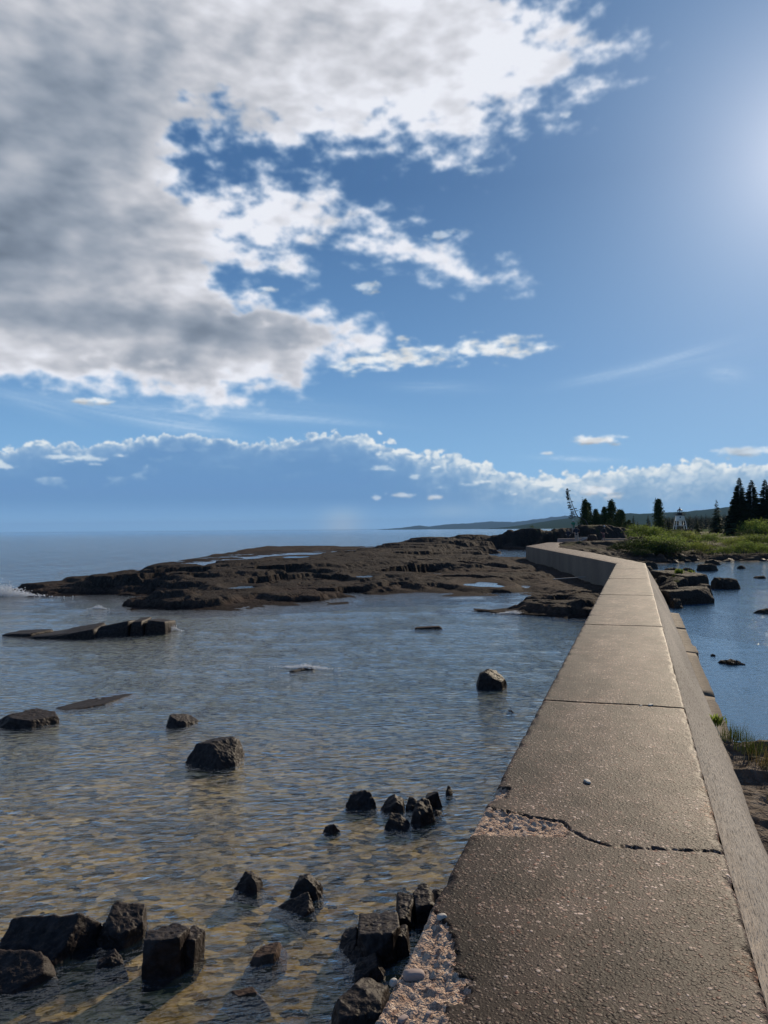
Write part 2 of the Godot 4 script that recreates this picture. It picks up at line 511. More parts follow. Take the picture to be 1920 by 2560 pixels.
# a stone: the convex body inside a set of planes [nx, ny, nz, distance from centre], its edges slightly worn
func stone(planes: Array, n_side: int, rough: float, seed_value: int, sharp := 26.0, scale_noise := 1.0) -> ArrayMesh:
	var no := fbm(seed_value, 1.3 * scale_noise, 4, 0.55)
	var v := PackedVector3Array()
	var idx := PackedInt32Array()
	var faces := [[Vector3.RIGHT, Vector3.UP], [Vector3.LEFT, Vector3.UP], [Vector3.UP, Vector3.BACK], [Vector3.DOWN, Vector3.BACK], [Vector3.BACK, Vector3.UP], [Vector3.FORWARD, Vector3.UP]]
	var known := {}
	for f in faces:
		var out: Vector3 = f[0]
		var up: Vector3 = f[1]
		var side := up.cross(out)
		var at := PackedInt32Array()
		for j in n_side + 1:
			for i in n_side + 1:
				var a := tan((2.0 * i / n_side - 1.0) * PI / 4.0)
				var b := tan((2.0 * j / n_side - 1.0) * PI / 4.0)
				var d := (out + side * a + up * b).normalized()
				var key := Vector3i((d * 20000.0).round())
				if known.has(key):
					at.append(known[key])
					continue
				var s := 0.0
				for p in planes:
					var dot: float = d.x * p[0] + d.y * p[1] + d.z * p[2]
					if dot > 0.0:
						s += pow(dot / p[3], sharp)
				var r := pow(s, -1.0 / sharp)
				var q := d * r
				var bump := no.get_noise_3dv(q * 2.2) + 0.5 * no.get_noise_3dv(q * 8.0 + Vector3(9, 3, 1))
				q *= 1.0 + rough * bump / maxf(r, 0.05)
				known[key] = v.size()
				at.append(v.size())
				v.append(q)
		for j in n_side:
			for i in n_side:
				var k := j * (n_side + 1) + i
				idx.append_array([at[k], at[k + n_side + 1], at[k + 1], at[k + 1], at[k + n_side + 1], at[k + n_side + 2]])
	var nrm := smooth_normals(v, idx)
	if nrm[0].dot(v[0]) < 0.0:
		for k in range(0, idx.size(), 3):
			var t := idx[k + 1]
			idx[k + 1] = idx[k + 2]
			idx[k + 2] = t
		for k in nrm.size():
			nrm[k] = -nrm[k]
	var uv := PackedVector2Array()
	return array_mesh(v, nrm, uv, PackedColorArray(), idx)

# ---------------------------------------------------------------- materials
func ramp(stops: Array) -> Gradient:
	var g := Gradient.new()
	var o := PackedFloat32Array()
	var c := PackedColorArray()
	for s in stops:
		o.append(s[0])
		c.append(Color8(s[1], s[2], s[3]))
	g.offsets = o
	g.colors = c
	return g

func noise_texture(n: FastNoiseLite, size: int, colors: Gradient = null, skirt := 0.12) -> NoiseTexture2D:
	var t := NoiseTexture2D.new()
	t.width = size
	t.height = size
	t.seamless = true
	t.seamless_blend_skirt = skirt
	t.noise = n
	if colors:
		t.color_ramp = colors
	return t

func cells(seed_value: int, frequency: float, kind: int, jitter := 1.0, warp := 0.0) -> FastNoiseLite:
	var n := FastNoiseLite.new()
	n.seed = seed_value
	n.noise_type = FastNoiseLite.TYPE_CELLULAR
	n.frequency = frequency
	n.cellular_return_type = kind
	n.cellular_jitter = jitter
	n.fractal_type = FastNoiseLite.FRACTAL_NONE
	if warp > 0.0:
		n.domain_warp_enabled = true
		n.domain_warp_type = FastNoiseLite.DOMAIN_WARP_SIMPLEX
		n.domain_warp_amplitude = warp
		n.domain_warp_frequency = frequency * 0.8
		n.domain_warp_fractal_type = FastNoiseLite.DOMAIN_WARP_FRACTAL_PROGRESSIVE
		n.domain_warp_fractal_octaves = 3
	return n

func plain(color: Color, roughness := 0.8) -> StandardMaterial3D:
	var m := StandardMaterial3D.new()
	m.albedo_color = color.linear_to_srgb()
	m.roughness = roughness
	return m

# small worn stones bedded in dark mortar: colour and height
func aggregate_textures(size: int, count: int) -> Array:
	rng.seed = 55
	var fine := fbm(6, 0.09, 4, 0.65)
	var base: PackedByteArray = fine.get_seamless_image(size, size, false, false, 0.08).get_data()
	var rgb := PackedByteArray()
	rgb.resize(size * size * 3)
	var high := PackedByteArray()
	high.resize(size * size)
	for k in size * size:
		var v := base[k]
		rgb[3 * k] = 66 + (v * 56 >> 8)
		rgb[3 * k + 1] = 59 + (v * 52 >> 8)
		rgb[3 * k + 2] = 56 + (v * 49 >> 8)
		high[k] = v * 90 >> 8
	for k in count:
		var r := 2.2 + 5.6 * pow(rng.randf(), 2.4)
		var flat := rng.randf_range(0.55, 1.0)
		var turn := rng.randf() * PI
		var cs := cos(turn)
		var sn := sin(turn)
		var cx := rng.randi_range(0, size - 1)
		var cy := rng.randi_range(0, size - 1)
		var pick := rng.randf()
		var c := Color8(112, 100, 94)
		if pick > 0.92:
			c = Color8(252, 246, 240)
		elif pick > 0.74:
			c = Color8(204, 188, 178)
		elif pick > 0.48:
			c = Color8(158, 144, 135)
		elif pick > 0.42:
			c = Color8(150, 110, 96)
		elif pick < 0.14:
			c = Color8(60, 56, 55)
		var tone := rng.randf_range(0.85, 1.08)
		var top := rng.randf_range(100.0, 250.0)
		var reach := int(ceil(r))
		for y in range(-reach, reach + 1):
			for x in range(-reach, reach + 1):
				var u := (x * cs + y * sn) / r
				var v := (y * cs - x * sn) / (r * flat)
				var d := u * u + v * v
				if d > 1.0:
					continue
				var at := posmod(cy + y, size) * size + posmod(cx + x, size)
				rgb[3 * at] = mini(255, int(c.r8 * tone))
				rgb[3 * at + 1] = mini(255, int(c.g8 * tone))
				rgb[3 * at + 2] = mini(255, int(c.b8 * tone))
				high[at] = int(60.0 + (top - 60.0) * sqrt(1.0 - d))
	return [ImageTexture.create_from_image(Image.create_from_data(size, size, false, Image.FORMAT_RGB8, rgb)), ImageTexture.create_from_image(Image.create_from_data(size, size, false, Image.FORMAT_L8, high))]

func make_materials() -> void:
	# exposed-aggregate concrete: small stones in a dark matrix, one texture over 2 m
	var aggregate := aggregate_textures(1536, 19000)
	var pebble_values: ImageTexture = aggregate[0]
	var pebble_height: ImageTexture = aggregate[1]
	var stain := noise_texture(fbm(8, 0.006, 5), 1024, ramp([[0.0, 150, 140, 132], [0.4, 200, 192, 186], [0.6, 226, 220, 215], [1.0, 255, 255, 255]]))
	var m := plain(Color(0.98, 0.86, 0.81), 0.6)
	m.metallic_specular = 0.2
	m.albedo_texture = pebble_values
	m.uv1_scale = Vector3(0.5, 0.5, 1)
	m.heightmap_enabled = true
	m.heightmap_texture = pebble_height
	m.heightmap_scale = 0.4
	m.detail_enabled = true
	m.detail_albedo = stain
	m.detail_blend_mode = BaseMaterial3D.BLEND_MODE_MUL
	m.detail_uv_layer = BaseMaterial3D.DETAIL_UV_1
	m.vertex_color_use_as_albedo = true
	M.concrete = m
	# broken concrete: larger stones, paler matrix
	m = plain(Color(0.88, 0.78, 0.70), 0.8)
	m.albedo_texture = noise_texture(cells(15, 0.05, FastNoiseLite.RETURN_CELL_VALUE), 1024, ramp([[0.0, 140, 122, 112], [0.25, 180, 162, 150], [0.6, 196, 180, 167], [0.85, 210, 196, 183], [0.95, 156, 130, 120], [1.0, 228, 218, 208]]), 0.05)
	m.metallic_specular = 0.2
	m.uv1_scale = Vector3(1.1, 1.1, 1)
	m.heightmap_enabled = true
	m.heightmap_texture = noise_texture(fbm(16, 0.05, 5, 0.6), 1024)
	m.heightmap_scale = 2.0
	M.broken = m
	# board-marked slope of the wall: smooth grey with pits drawn out along the wall
	m = plain(Color(1, 1, 1), 0.7)
	m.albedo_color = Color(1, 1, 1)
	m.albedo_texture = noise_texture(fbm(21, 0.02, 6, 0.6), 1024, ramp([[0.0, 74, 67, 62], [0.22, 124, 115, 107], [0.31, 184, 174, 162], [0.6, 198, 188, 176], [1.0, 216, 206, 192]]))
	m.metallic_specular = 0.1
	m.uv1_scale = Vector3(0.22, 1.1, 1)
	m.heightmap_enabled = true
	m.heightmap_texture = noise_texture(fbm(22, 0.028, 5, 0.6), 1024, ramp([[0.0, 0, 0, 0], [0.33, 30, 30, 30], [0.42, 200, 200, 200], [1.0, 255, 255, 255]]))
	m.heightmap_scale = 0.6
	m.vertex_color_use_as_albedo = true
	M.slope = m
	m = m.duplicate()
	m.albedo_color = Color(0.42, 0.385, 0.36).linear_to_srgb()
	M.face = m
	# basalt
	var grain := noise_texture(fbm(31, 0.012, 7, 0.62), 1024, ramp([[0.0, 120, 112, 108], [0.35, 178, 170, 164], [0.55, 212, 205, 198], [0.75, 240, 235, 230], [1.0, 255, 255, 255]]))
	var relief := noise_texture(fbm(32, 0.014, 6, 0.6), 1024)
	m = plain(Color(1, 1, 1), 0.85)
	m.albedo_color = Color(1, 1, 1)
	m.albedo_texture = grain
	m.uv1_triplanar = true
	m.uv1_world_triplanar = true
	m.uv1_scale = Vector3(0.45, 0.45, 0.45)
	m.heightmap_enabled = true
	m.heightmap_texture = relief
	m.heightmap_scale = 6.0
	m.metallic_specular = 0.12
	m.vertex_color_use_as_albedo = true
	M.shore = m
	m = m.duplicate()
	m.vertex_color_use_as_albedo = false
	m.albedo_color = Color(0.046, 0.038, 0.038).linear_to_srgb()
	m.roughness = 0.58
	m.metallic_specular = 0.22
	m.uv1_world_triplanar = false
	m.uv1_scale = Vector3(0.9, 0.9, 0.9)
	m.heightmap_scale = 1.3
	M.wet_rock = m
	m = m.duplicate()
	m.albedo_color = Color(0.105, 0.078, 0.066).linear_to_srgb()
	m.roughness = 0.75
	m.metallic_specular = 0.15
	M.dry_rock = m
	m = m.duplicate()
	m.albedo_color = Color(0.066, 0.060, 0.056).linear_to_srgb()
	m.heightmap_scale = 8.0
	M.grey_rock = m
	# bed of the lake: cobbles, brown with algae, dark slate between
	m = plain(Color(1, 1, 1), 0.9)
	m.albedo_color = Color(1, 1, 1)
	m.albedo_texture = noise_texture(cells(45, 0.035, FastNoiseLite.RETURN_CELL_VALUE, 1.0, 34.0), 1024, ramp([[0.0, 46, 44, 38], [0.25, 104, 95, 66], [0.5, 156, 139, 90], [0.75, 194, 173, 116], [0.9, 122, 106, 80], [1.0, 212, 196, 152]]), 0.05)
	m.uv1_scale = Vector3(0.28, 0.4, 1)
	m.vertex_color_use_as_albedo = true
	m.metallic_specular = 0.0
	m.detail_enabled = true
	m.detail_albedo = noise_texture(fbm(46, 0.02, 6, 0.62), 1024, ramp([[0.0, 110, 106, 98], [0.4, 220, 214, 200], [1.0, 255, 255, 255]]))
	m.detail_blend_mode = BaseMaterial3D.BLEND_MODE_MUL
	M.bed = m
	# water: a sheet that mirrors the sky by angle and lets the bed show through
	var ripple := fbm(51, 0.028, 5, 0.52)
	var im: Image = ripple.get_seamless_image(1024, 2048, false, false, 0.1)
	im.resize(2048, 2048, Image.INTERPOLATE_CUBIC)
	var ripple_map := ImageTexture.create_from_image(im)
	m = StandardMaterial3D.new()
	m.transparency = BaseMaterial3D.TRANSPARENCY_ALPHA
	m.albedo_color = Color(0.24, 0.34, 0.38, 0.08)
	m.roughness = 0.07
	m.metallic_specular = 0.5
	m.heightmap_enabled = true
	m.heightmap_texture = ripple_map
	m.heightmap_scale = 2.5
	m.uv1_scale = Vector3(0.13, 0.13, 1)
	M.lake = m
	m = m.duplicate()
	m.heightmap_scale = 0.6
	m.roughness = 0.02
	m.albedo_color = Color(0.32, 0.49, 0.63, 0.5)
	M.harbour = m
	m = m.duplicate()
	m.heightmap_scale = 1.0
	m.roughness = 0.05
	M.ruffled = m
	m = m.duplicate()
	m.heightmap_scale = 0.4
	m.roughness = 0.03
	M.pool = m
	m = plain(Color(0.78, 0.80, 0.82), 0.6)
	M.foam = m
	# plants
	M.bark = plain(Color(0.075, 0.058, 0.048), 0.9)
	M.dead_wood = plain(Color(0.16, 0.14, 0.125), 0.9)
	for k in [["needles", Color(0.050, 0.080, 0.042), 0.5], ["cedar", Color(0.085, 0.120, 0.052), 0.6], ["leaves", Color(0.26, 0.35, 0.085), 1.0], ["fresh_leaves", Color(0.34, 0.40, 0.10), 1.0], ["mid_leaves", Color(0.20, 0.26, 0.06), 0.9], ["dark_leaves", Color(0.085, 0.115, 0.035), 0.7], ["grass", Color(0.13, 0.17, 0.05), 0.7], ["straw", Color(0.42, 0.33, 0.17), 0.6], ["forest", Color(0.036, 0.058, 0.030), 0.15]]:
		m = plain(k[1], 0.75)
		m.vertex_color_use_as_albedo = true
		m.backlight_enabled = true
		m.backlight = Color(1, 1, 1) * k[2]
		m.metallic_specular = 0.2
		m.cull_mode = BaseMaterial3D.CULL_DISABLED
		M[k[0]] = m
	m = plain(Color(0.055, 0.082, 0.042), 0.95)
	m.albedo_texture = noise_texture(fbm(61, 0.03, 6, 0.65), 1024, ramp([[0.0, 90, 100, 90], [0.5, 190, 200, 180], [1.0, 255, 255, 235]]))
	m.uv1_triplanar = true
	m.uv1_world_triplanar = true
	m.uv1_scale = Vector3(0.004, 0.004, 0.004)
	m.metallic_specular = 0.0
	M.hill = m
	M.land = plain(Color(0.09, 0.11, 0.05), 0.95)
	M.land.metallic_specular = 0.0
	M.white_paint = plain(Color(0.74, 0.74, 0.72), 0.5)
	M.dark_paint = plain(Color(0.035, 0.028, 0.030), 0.5)
	M.red_roof = plain(Color(0.09, 0.028, 0.030), 0.5)
	m = StandardMaterial3D.new()
	m.transparency = BaseMaterial3D.TRANSPARENCY_ALPHA
	m.albedo_color = Color(0.8, 0.9, 0.9, 0.12)
	m.roughness = 0.05
	M.glass = m
	M.window = plain(Color(0.02, 0.025, 0.03), 0.15)
	M.rust = plain(Color(0.11, 0.055, 0.04), 0.85)
	M.pale_stone = plain(Color(0.36, 0.33, 0.295), 0.7)
	M.pink_stone = plain(Color(0.30, 0.22, 0.19), 0.8)
	M.skin = plain(Color(0.40, 0.24, 0.17), 0.6)
	M.hair = plain(Color(0.03, 0.022, 0.017), 0.7)
	M.white_cloth = plain(Color(0.72, 0.72, 0.72), 0.9)
	M.navy_cloth = plain(Color(0.020, 0.024, 0.038), 0.9)
	M.black_cloth = plain(Color(0.022, 0.020, 0.022), 0.9)
	M.beige_cloth = plain(Color(0.40, 0.32, 0.26), 0.9)
	M.red_cloth = plain(Color(0.16, 0.055, 0.055), 0.9)
	M.green_cloth = plain(Color(0.05, 0.22, 0.13), 0.9)

# ---------------------------------------------------------------- the setting
const SKY_W := 4096
const FOG := true
var swell := FastNoiseLite.new()
var chop := FastNoiseLite.new()

func build_all() -> void:
	build_water()
	build_peninsula()
	build_bank()
	build_hills()
	build_wall()
	build_rocks()
	build_trees()
	build_lighthouse()
	build_people()
	build_small_things()

# centre line of the wall, for telling lake from harbour
func wall_x(z: float) -> float:
	if z > -33.5:
		return -0.22 / 0.951 - z * 0.3249
	if z > -67.7:
		return lerpf(10.68, 13.8, (-33.5 - z) / 34.2)
	return lerpf(13.8, 18.0, clampf((-67.7 - z) / 15.0, 0.0, 1.0)) + maxf(0.0, -84.0 - z) * 0.3

func wave(x: float, z: float, calm: float) -> float:
	var d := Vector2(x, z).length()
	var h := swell.get_noise_2d(x * 0.8, z * 1.5) * lerpf(0.02, 0.05, smoothstep(12.0, 40.0, d)) * (1.0 - smoothstep(60.0, 200.0, d))
	h += chop.get_noise_2d(x * 0.75, z * 1.6) * 0.012 * (1.0 - smoothstep(14.0, 45.0, d))
	return h * calm

func build_water() -> void:
	swell = fbm(71, 0.28, 3, 0.5)
	chop = fbm(72, 1.3, 3, 0.55)
	var zs := PackedFloat32Array([12.0, 8.0, 5.0, 2.0, 0.0, -1.0])
	zs.append_array(growing(-1.5, -20000.0, 0.0125))
	var nx := 520
	var v := PackedVector3Array()
	var n := PackedVector3Array()
	var uv := PackedVector2Array()
	for z in zs:
		var half := 7.0 + absf(z) * 0.9
		for i in nx:
			var u := 2.0 * i / (nx - 1) - 1.0
			var x := (u * 0.75 + u * u * u * 0.25) * half
			var side := x - wall_x(z)
			var y := 0.0
			var slope := Vector3.UP
			if z > -220.0 and z < 0.0:
				var calm := 1.0 if side < 0.0 else 0.22
				y = wave(x, z, calm)
				var e := 0.04 + absf(z) * 0.004
				slope = Vector3(y - wave(x + e, z, calm), e, y - wave(x, z + e, calm)).normalized()
			v.append(Vector3(x, y, z))
			n.append(slope)
			uv.append(Vector2(x + 0.6 * swell.get_noise_2d(z * 0.3, x * 0.2), z + 0.6 * swell.get_noise_2d(x * 0.3 + 50.0, z * 0.2)))
	var lake := PackedInt32Array()
	var harbour := PackedInt32Array()
	var ruffled := PackedInt32Array()
	for j in zs.size() - 1:
		for i in nx - 1:
			var k := j * nx + i
			var q := [k, k + nx, k + 1, k + 1, k + nx, k + nx + 1]
			var c := v[k + nx + 1]
			if c.z < -120.0 or c.x < wall_x(c.z):
				lake.append_array(q)
			elif c.z < -21.0 + 3.0 * swell.get_noise_2d(c.x, 0.0):
				ruffled.append_array(q)
			else:
				harbour.append_array(q)
	tag(part("lake_water", array_mesh(v, n, uv, PackedColorArray(), lake), M.lake), "rippled clear lake water left of the concrete wall, out to the horizon", "lake", "", "structure")
	tag(part("harbour_water", array_mesh(v, n, uv, PackedColorArray(), harbour), M.harbour), "calm blue harbour water right of the concrete wall", "water", "", "structure")
	tag(part("ruffled_harbour_water", array_mesh(v, n, uv, PackedColorArray(), ruffled), M.ruffled), "ruffled sparkling water towards the far shore of the harbour", "water", "", "structure")
	# the bed
	var low := fbm(73, 0.25, 4)
	var lumps := cells(74, 2.2, FastNoiseLite.RETURN_DISTANCE)
	var tone := fbm(75, 0.55, 4, 0.6)
	var depth := func(x: float, z: float) -> float:
		# light bends on its way up, so the bed looks far less deep than it is
		var far := maxf(-z - 24.0, 0.0)
		var d := lerpf(0.12, 0.07, smoothstep(-5.0, -8.0, z)) + 0.0025 * far * far * (1.0 + 0.08 * maxf(-x, 0.0))
		d = minf(d, 6.0) + low.get_noise_2d(x, z) * 0.04 + 6.0 * smoothstep(0.8, 3.0, x - wall_x(z))
		return -maxf(d, 0.045) - lumps.get_noise_2d(x, z) * 0.015
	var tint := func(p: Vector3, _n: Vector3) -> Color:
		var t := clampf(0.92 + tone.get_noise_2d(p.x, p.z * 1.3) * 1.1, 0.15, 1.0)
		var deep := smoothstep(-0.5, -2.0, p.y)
		var water_scatter := smoothstep(-6.0, -15.0, p.z + 3.0 * tone.get_noise_2d(p.x * 0.4, p.z * 0.4))  # blue light scattered by the water, painted into the bed colour with distance
		return Color(t, t * 0.93, t * 0.80).lerp(Color(0.36, 0.56, 0.95) * (0.6 + 0.4 * t), water_scatter * 0.85).lerp(Color(0.20, 0.26, 0.24) * t, deep)
	var bx := even(-26.0, 14.0, 0.16)
	var bz := growing(-1.0, -60.0, 0.022)
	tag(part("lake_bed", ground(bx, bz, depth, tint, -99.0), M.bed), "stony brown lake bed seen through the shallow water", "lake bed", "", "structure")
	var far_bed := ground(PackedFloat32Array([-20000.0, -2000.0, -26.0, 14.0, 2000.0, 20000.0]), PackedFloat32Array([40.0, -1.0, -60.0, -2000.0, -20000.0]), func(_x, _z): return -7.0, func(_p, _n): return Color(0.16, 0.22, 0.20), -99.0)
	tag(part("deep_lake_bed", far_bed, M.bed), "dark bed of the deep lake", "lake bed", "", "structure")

# ---------------------------------------------------------------- the basalt shore on the lake side
const POINT := [-19,-35,-0.8, -15,-35.4,-0.6, -12.5,-36.1,-0.4, -11.1,-34.2,-0.4, -10.3,-35,-0.3, -12,-31,-0.8, -12,-28,-1, -10,-28.5,-0.7, -8,-28.3,-0.6, -7,-26.6,-0.6, -5,-28,-0.5, -3,-29,-0.5, 0,-31.5,-0.5, 2,-33,-0.5, 4,-33,-0.45, 5.6,-35,-0.35, -20,-38,-0.8,
	-17.9,-37.4,0, -16.5,-36.6,0, -15.2,-37.1,0, -13.5,-37.8,0.05, -11.3,-37.8,0.05, -10.8,-30.1,0, -10,-30.1,0, -8.4,-30.3,0, -7.2,-28.1,0, -6,-28.8,0, -5.6,-30,0, -4.2,-30.4,0, -3,-30.9,0, -2,-32,0, 0,-33.6,0, 1.3,-35.5,0, 2.4,-34.4,0, 4,-35.3,0, 4.6,-34.6,0, 6.6,-38.2,0,
	-15.5,-39,0.45, -14,-38.8,0.85, -12.5,-38.8,0.97, -11,-39,0.92, -10,-37.6,0.7, -9.4,-31.4,0.4, -8.6,-31.4,0.6, -8,-31.3,0.66, -7.2,-31,0.5, -6.5,-31,0.3,
	-8,-35,0.55, -5,-34,0.36, -3,-35,0.4, 0,-37.8,0.42, 2,-40,0.45, 4,-40,0.36, -5,-40,0.65, -8,-42,0.85, -12,-44,0.95, 0,-45,0.62, 4,-46,0.5, 7,-46,0.35, 8,-52,0.35, 5,-55,0.6, 0,-55,0.85, -5,-52,0.92, -2,-64,0.98,
	-18,-42,0.32, -17.3,-43,0.45, -15.9,-44,0.62, -15,-46,0.78, -13.4,-49,0.92, -11.8,-52,0.75, -10.6,-57,0.9, -8.2,-61,0.9, -7.3,-65,0.92, -3.4,-72,1.05, -0.3,-76,1.06,
	-19.5,-43.5,-0.4, -18,-48,-0.5, -16,-53,-0.5, -14,-59,-0.5, -12,-66,-0.5, -9,-74,-0.5, -6,-84,-0.5, -3,-92,-0.6, -3,-97,-0.6, 0,-108,-0.6,
	-0.2,-93,0.95, 2.1,-105,1.3, 7.5,-115,1.85, 14.1,-124,2.05, 17.8,-124,1.9, 5,-123,-0.5, 12,-138,-0.5, 20,-138,-0.5,
	0,-81,1.05, 3,-86,1.15, 6,-95,1.3, 10,-105,1.5, 6,-75,0.8, 9,-70,0.6, 9.5,-62,0.4, 10,-85,0.8, 12,-96,0.9, 14.5,-110,1.2,
	12.2,-82,-0.5, 13.6,-86,-0.6, 12.6,-85,-0.3, 14.5,-91,-0.7, 16.2,-97,-0.7, 14.6,-98,-0.5, 16.0,-104,-0.6, 18.5,-104,-0.8, 17,-109,-0.7, 19,-111,-0.8, 21,-115,-0.8, 22.5,-125,-0.8, 17.5,-88,-0.5, 20,-100,-0.6, 15.2,-84,-0.4,
	8.5,-42,0.12, 9.5,-50,0.2, 11,-62,0.16, 11.5,-70,0.2, 11.7,-76,0.1, 10.3,-36,0.25,
	4.6,-27.5,0, 6.4,-25.7,0, 4,-26,-0.5, 6.5,-24.6,-0.5, 7.6,-23,-0.6, 9,-23,-0.5, 5.6,-28.2,0.36, 6.8,-27,0.46, 7.6,-26.6,0.48, 7,-31,0.3, 8.2,-31,0.42, 9,-35,0.32, 7,-35.2,0.1, 5.6,-30.4,0.14, 5,-32,-0.15, 4.5,-30.8,-0.25, 6,-34,-0.12, 7.6,-38,0.12, 9,-29,0.45, 10,-31,0.4]
const LEDGES := [-3.6,-36.0,-1.3,-36.9,0.34,4.0, -0.6,-46.0,3.3,-54.7,0.55,9.0, 2.6,-61.0,6.6,-63.9,0.45,8.0, -8.6,-47.3,-6.0,-49.6,0.45,6.0, -7.1,-38.0,-5.3,-43.0,0.3,4.0, 3.4,-46.4,6.4,-43.7,0.25,4.0, -12.3,-39.2,-9.6,-40.6,0.3,2.0, -4.2,-44.2,-1.2,-41.3,0.35,5.0, -1.8,-36.6,0.9,-38.6,0.25,3.0, 5.7,-29.6,8.8,-33.3,0.2,2.0, -14.8,-43.0,-10.0,-44.6,0.25,4.0, 1.0,-72.0,6.0,-79.0,0.4,8.0, 3.0,-98.0,10.0,-103.0,0.4,8.0, 7.0,-57.0,9.6,-53.0,0.22,4.0]
# pools left on the rock: x, z, half width, half depth, level
const POOLS := [-6.6,-36.1,0.55,0.9,0.36, 5.1,-39.6,0.85,1.7,0.14, -1.1,-42.6,0.45,1.0,0.42, -7.4,-63.6,1.0,2.4,0.80]
var point_field := {}
var rock_low := FastNoiseLite.new()
var rock_mid := FastNoiseLite.new()
var rock_fine := FastNoiseLite.new()

func terraced(h: float, x: float, z: float, step: float) -> float:
	var q := h + 0.16 * rock_low.get_noise_2d(x * 1.4 + 31.0, z * 0.8)
	var f := q / step
	var k := floorf(f)
	f -= k
	f = clampf((f - 0.5) * 3.6 + 0.5, 0.0, 1.0)
	return lerpf(h, (k + f) * step - (q - h), 0.62)

func point_height(x: float, z: float) -> float:
	var wx := rock_mid.get_noise_2d(x + 90.0, z) * 0.5
	var wz := rock_mid.get_noise_2d(x, z + 60.0) * 0.7
	var h := spread_at(point_field, x + wx, z + wz)
	if z > -84.0:
		h -= 3.0 * smoothstep(0.0, 1.0, x - wall_x(z))
	if h < -0.45:
		return h
	for k in range(0, LEDGES.size(), 6):
		var ax: float = LEDGES[k]
		var az: float = LEDGES[k + 1]
		var bx: float = LEDGES[k + 2] - ax
		var bz: float = LEDGES[k + 3] - az
		var px := x + wx * 1.1 - ax
		var pz := z + wz * 1.1 - az
		var l2 := bx * bx + bz * bz
		var t := (px * bx + pz * bz) / l2
		if t < -0.1 or t > 1.1:
			continue
		var l := sqrt(l2)
		var d := (bx * pz - bz * px) / l        # positive on the camera's side when the line runs to the right
		if d > -0.2 and d < LEDGES[k + 5]:
			h -= LEDGES[k + 4] * smoothstep(-0.12, 0.06, d) * pow(1.0 - maxf(d, 0.0) / LEDGES[k + 5], 1.3) * smoothstep(-0.1, 0.1, t) * smoothstep(1.1, 0.9, t)
	h += rock_low.get_noise_2d(x * 0.8, z * 0.8) * 0.15 * smoothstep(-0.3, 0.3, h)
	h = terraced(h, x, z, 0.30)
	h += rock_mid.get_noise_2d(x * 1.2, z * 1.2) * 0.030 + rock_fine.get_noise_2d(x, z) * 0.018
	# open joints in the rock
	var crack := absf(rock_mid.get_noise_2d(x * 0.9 + 200.0, z * 0.5 - 77.0))
	h -= 0.10 * exp(-crack * crack * 900.0) * smoothstep(0.05, 0.3, h)
	for k in range(0, POOLS.size(), 5):
		var dx: float = (x - POOLS[k]) / (POOLS[k + 2] * 1.5)
		var dz: float = (z - POOLS[k + 1]) / (POOLS[k + 3] * 1.5)
		var r := dx * dx + dz * dz
		if r < 2.5:
			h = lerpf(lerpf(h, POOLS[k + 4] + 0.1 * (r - 0.55), smoothstep(2.5, 1.2, r)), POOLS[k + 4] - 0.12, smoothstep(0.8, 0.2, r))
	return h

func rock_tint(p: Vector3, n: Vector3) -> Color:
	var t := 0.5 + 0.5 * rock_low.get_noise_2d(p.x * 2.0 - 40.0, p.z * 2.0)
	var dry := Color(0.076, 0.065, 0.060).lerp(Color(0.056, 0.050, 0.047), t)
	var edge := 0.10 + 0.07 * rock_low.get_noise_2d(p.x * 3.0, p.z * 3.0)
	# reddish band that the waves keep bare, then wet black rock
	dry = dry.lerp(Color(0.092, 0.066, 0.056), smoothstep(edge + 0.28, edge + 0.08, p.y) * 0.6)
	var c := dry.lerp(Color(0.036, 0.031, 0.031), smoothstep(edge + 0.05, edge - 0.04, p.y))
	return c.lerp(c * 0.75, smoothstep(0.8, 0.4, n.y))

func build_peninsula() -> void:
	rock_low = fbm(81, 0.16, 4, 0.5)
	rock_mid = fbm(82, 0.55, 4, 0.5)
	rock_fine = fbm(83, 2.6, 4, 0.55)
	point_field = spread(POINT, -24.0, -22.0, 0.8, 62, 152)
	var xs := even(-21.0, 21.0, 0.085)
	var zs := growing(-23.6, -140.0, 0.0034)
	tag(part("basalt_shore", ground(xs, zs, point_height, rock_tint, -0.3), M.shore), "long low brown basalt point running out into the lake", "rock shore", "", "structure")
	for k in range(0, POOLS.size(), 5):
		var st := PackedVector3Array([Vector3.ZERO])
		var idx := PackedInt32Array()
		for i in 40:
			var a := TAU * i / 40.0
			var r := 1.0 + 0.22 * sin(a * 3.0 + k) + 0.12 * sin(a * 5.0 + 2.0 * k)
			st.append(Vector3(cos(a) * POOLS[k + 2] * r, 0, sin(a) * POOLS[k + 3] * r))
			idx.append_array([0, 1 + i, 1 + (i + 1) % 40])
		var nn := PackedVector3Array()
		nn.resize(41)
		nn.fill(Vector3.UP)
		var uv := PackedVector2Array()
		for p in st:
			uv.append(Vector2(p.x, p.z))
		var o := part("rock_pool", array_mesh(st, nn, uv, PackedColorArray(), idx), M.pool)
		o.position = Vector3(POOLS[k], POOLS[k + 4], POOLS[k + 1])
		tag(o, ["small bright pool of water on the left part of the basalt point", "largest bright pool near the water's edge, left of the wall", "narrow pool in the middle of the basalt point", "thin pool high on the crest of the basalt point"][k / 5], "rock pool", "pools on the basalt point")
		o.set_meta("kind", "structure")

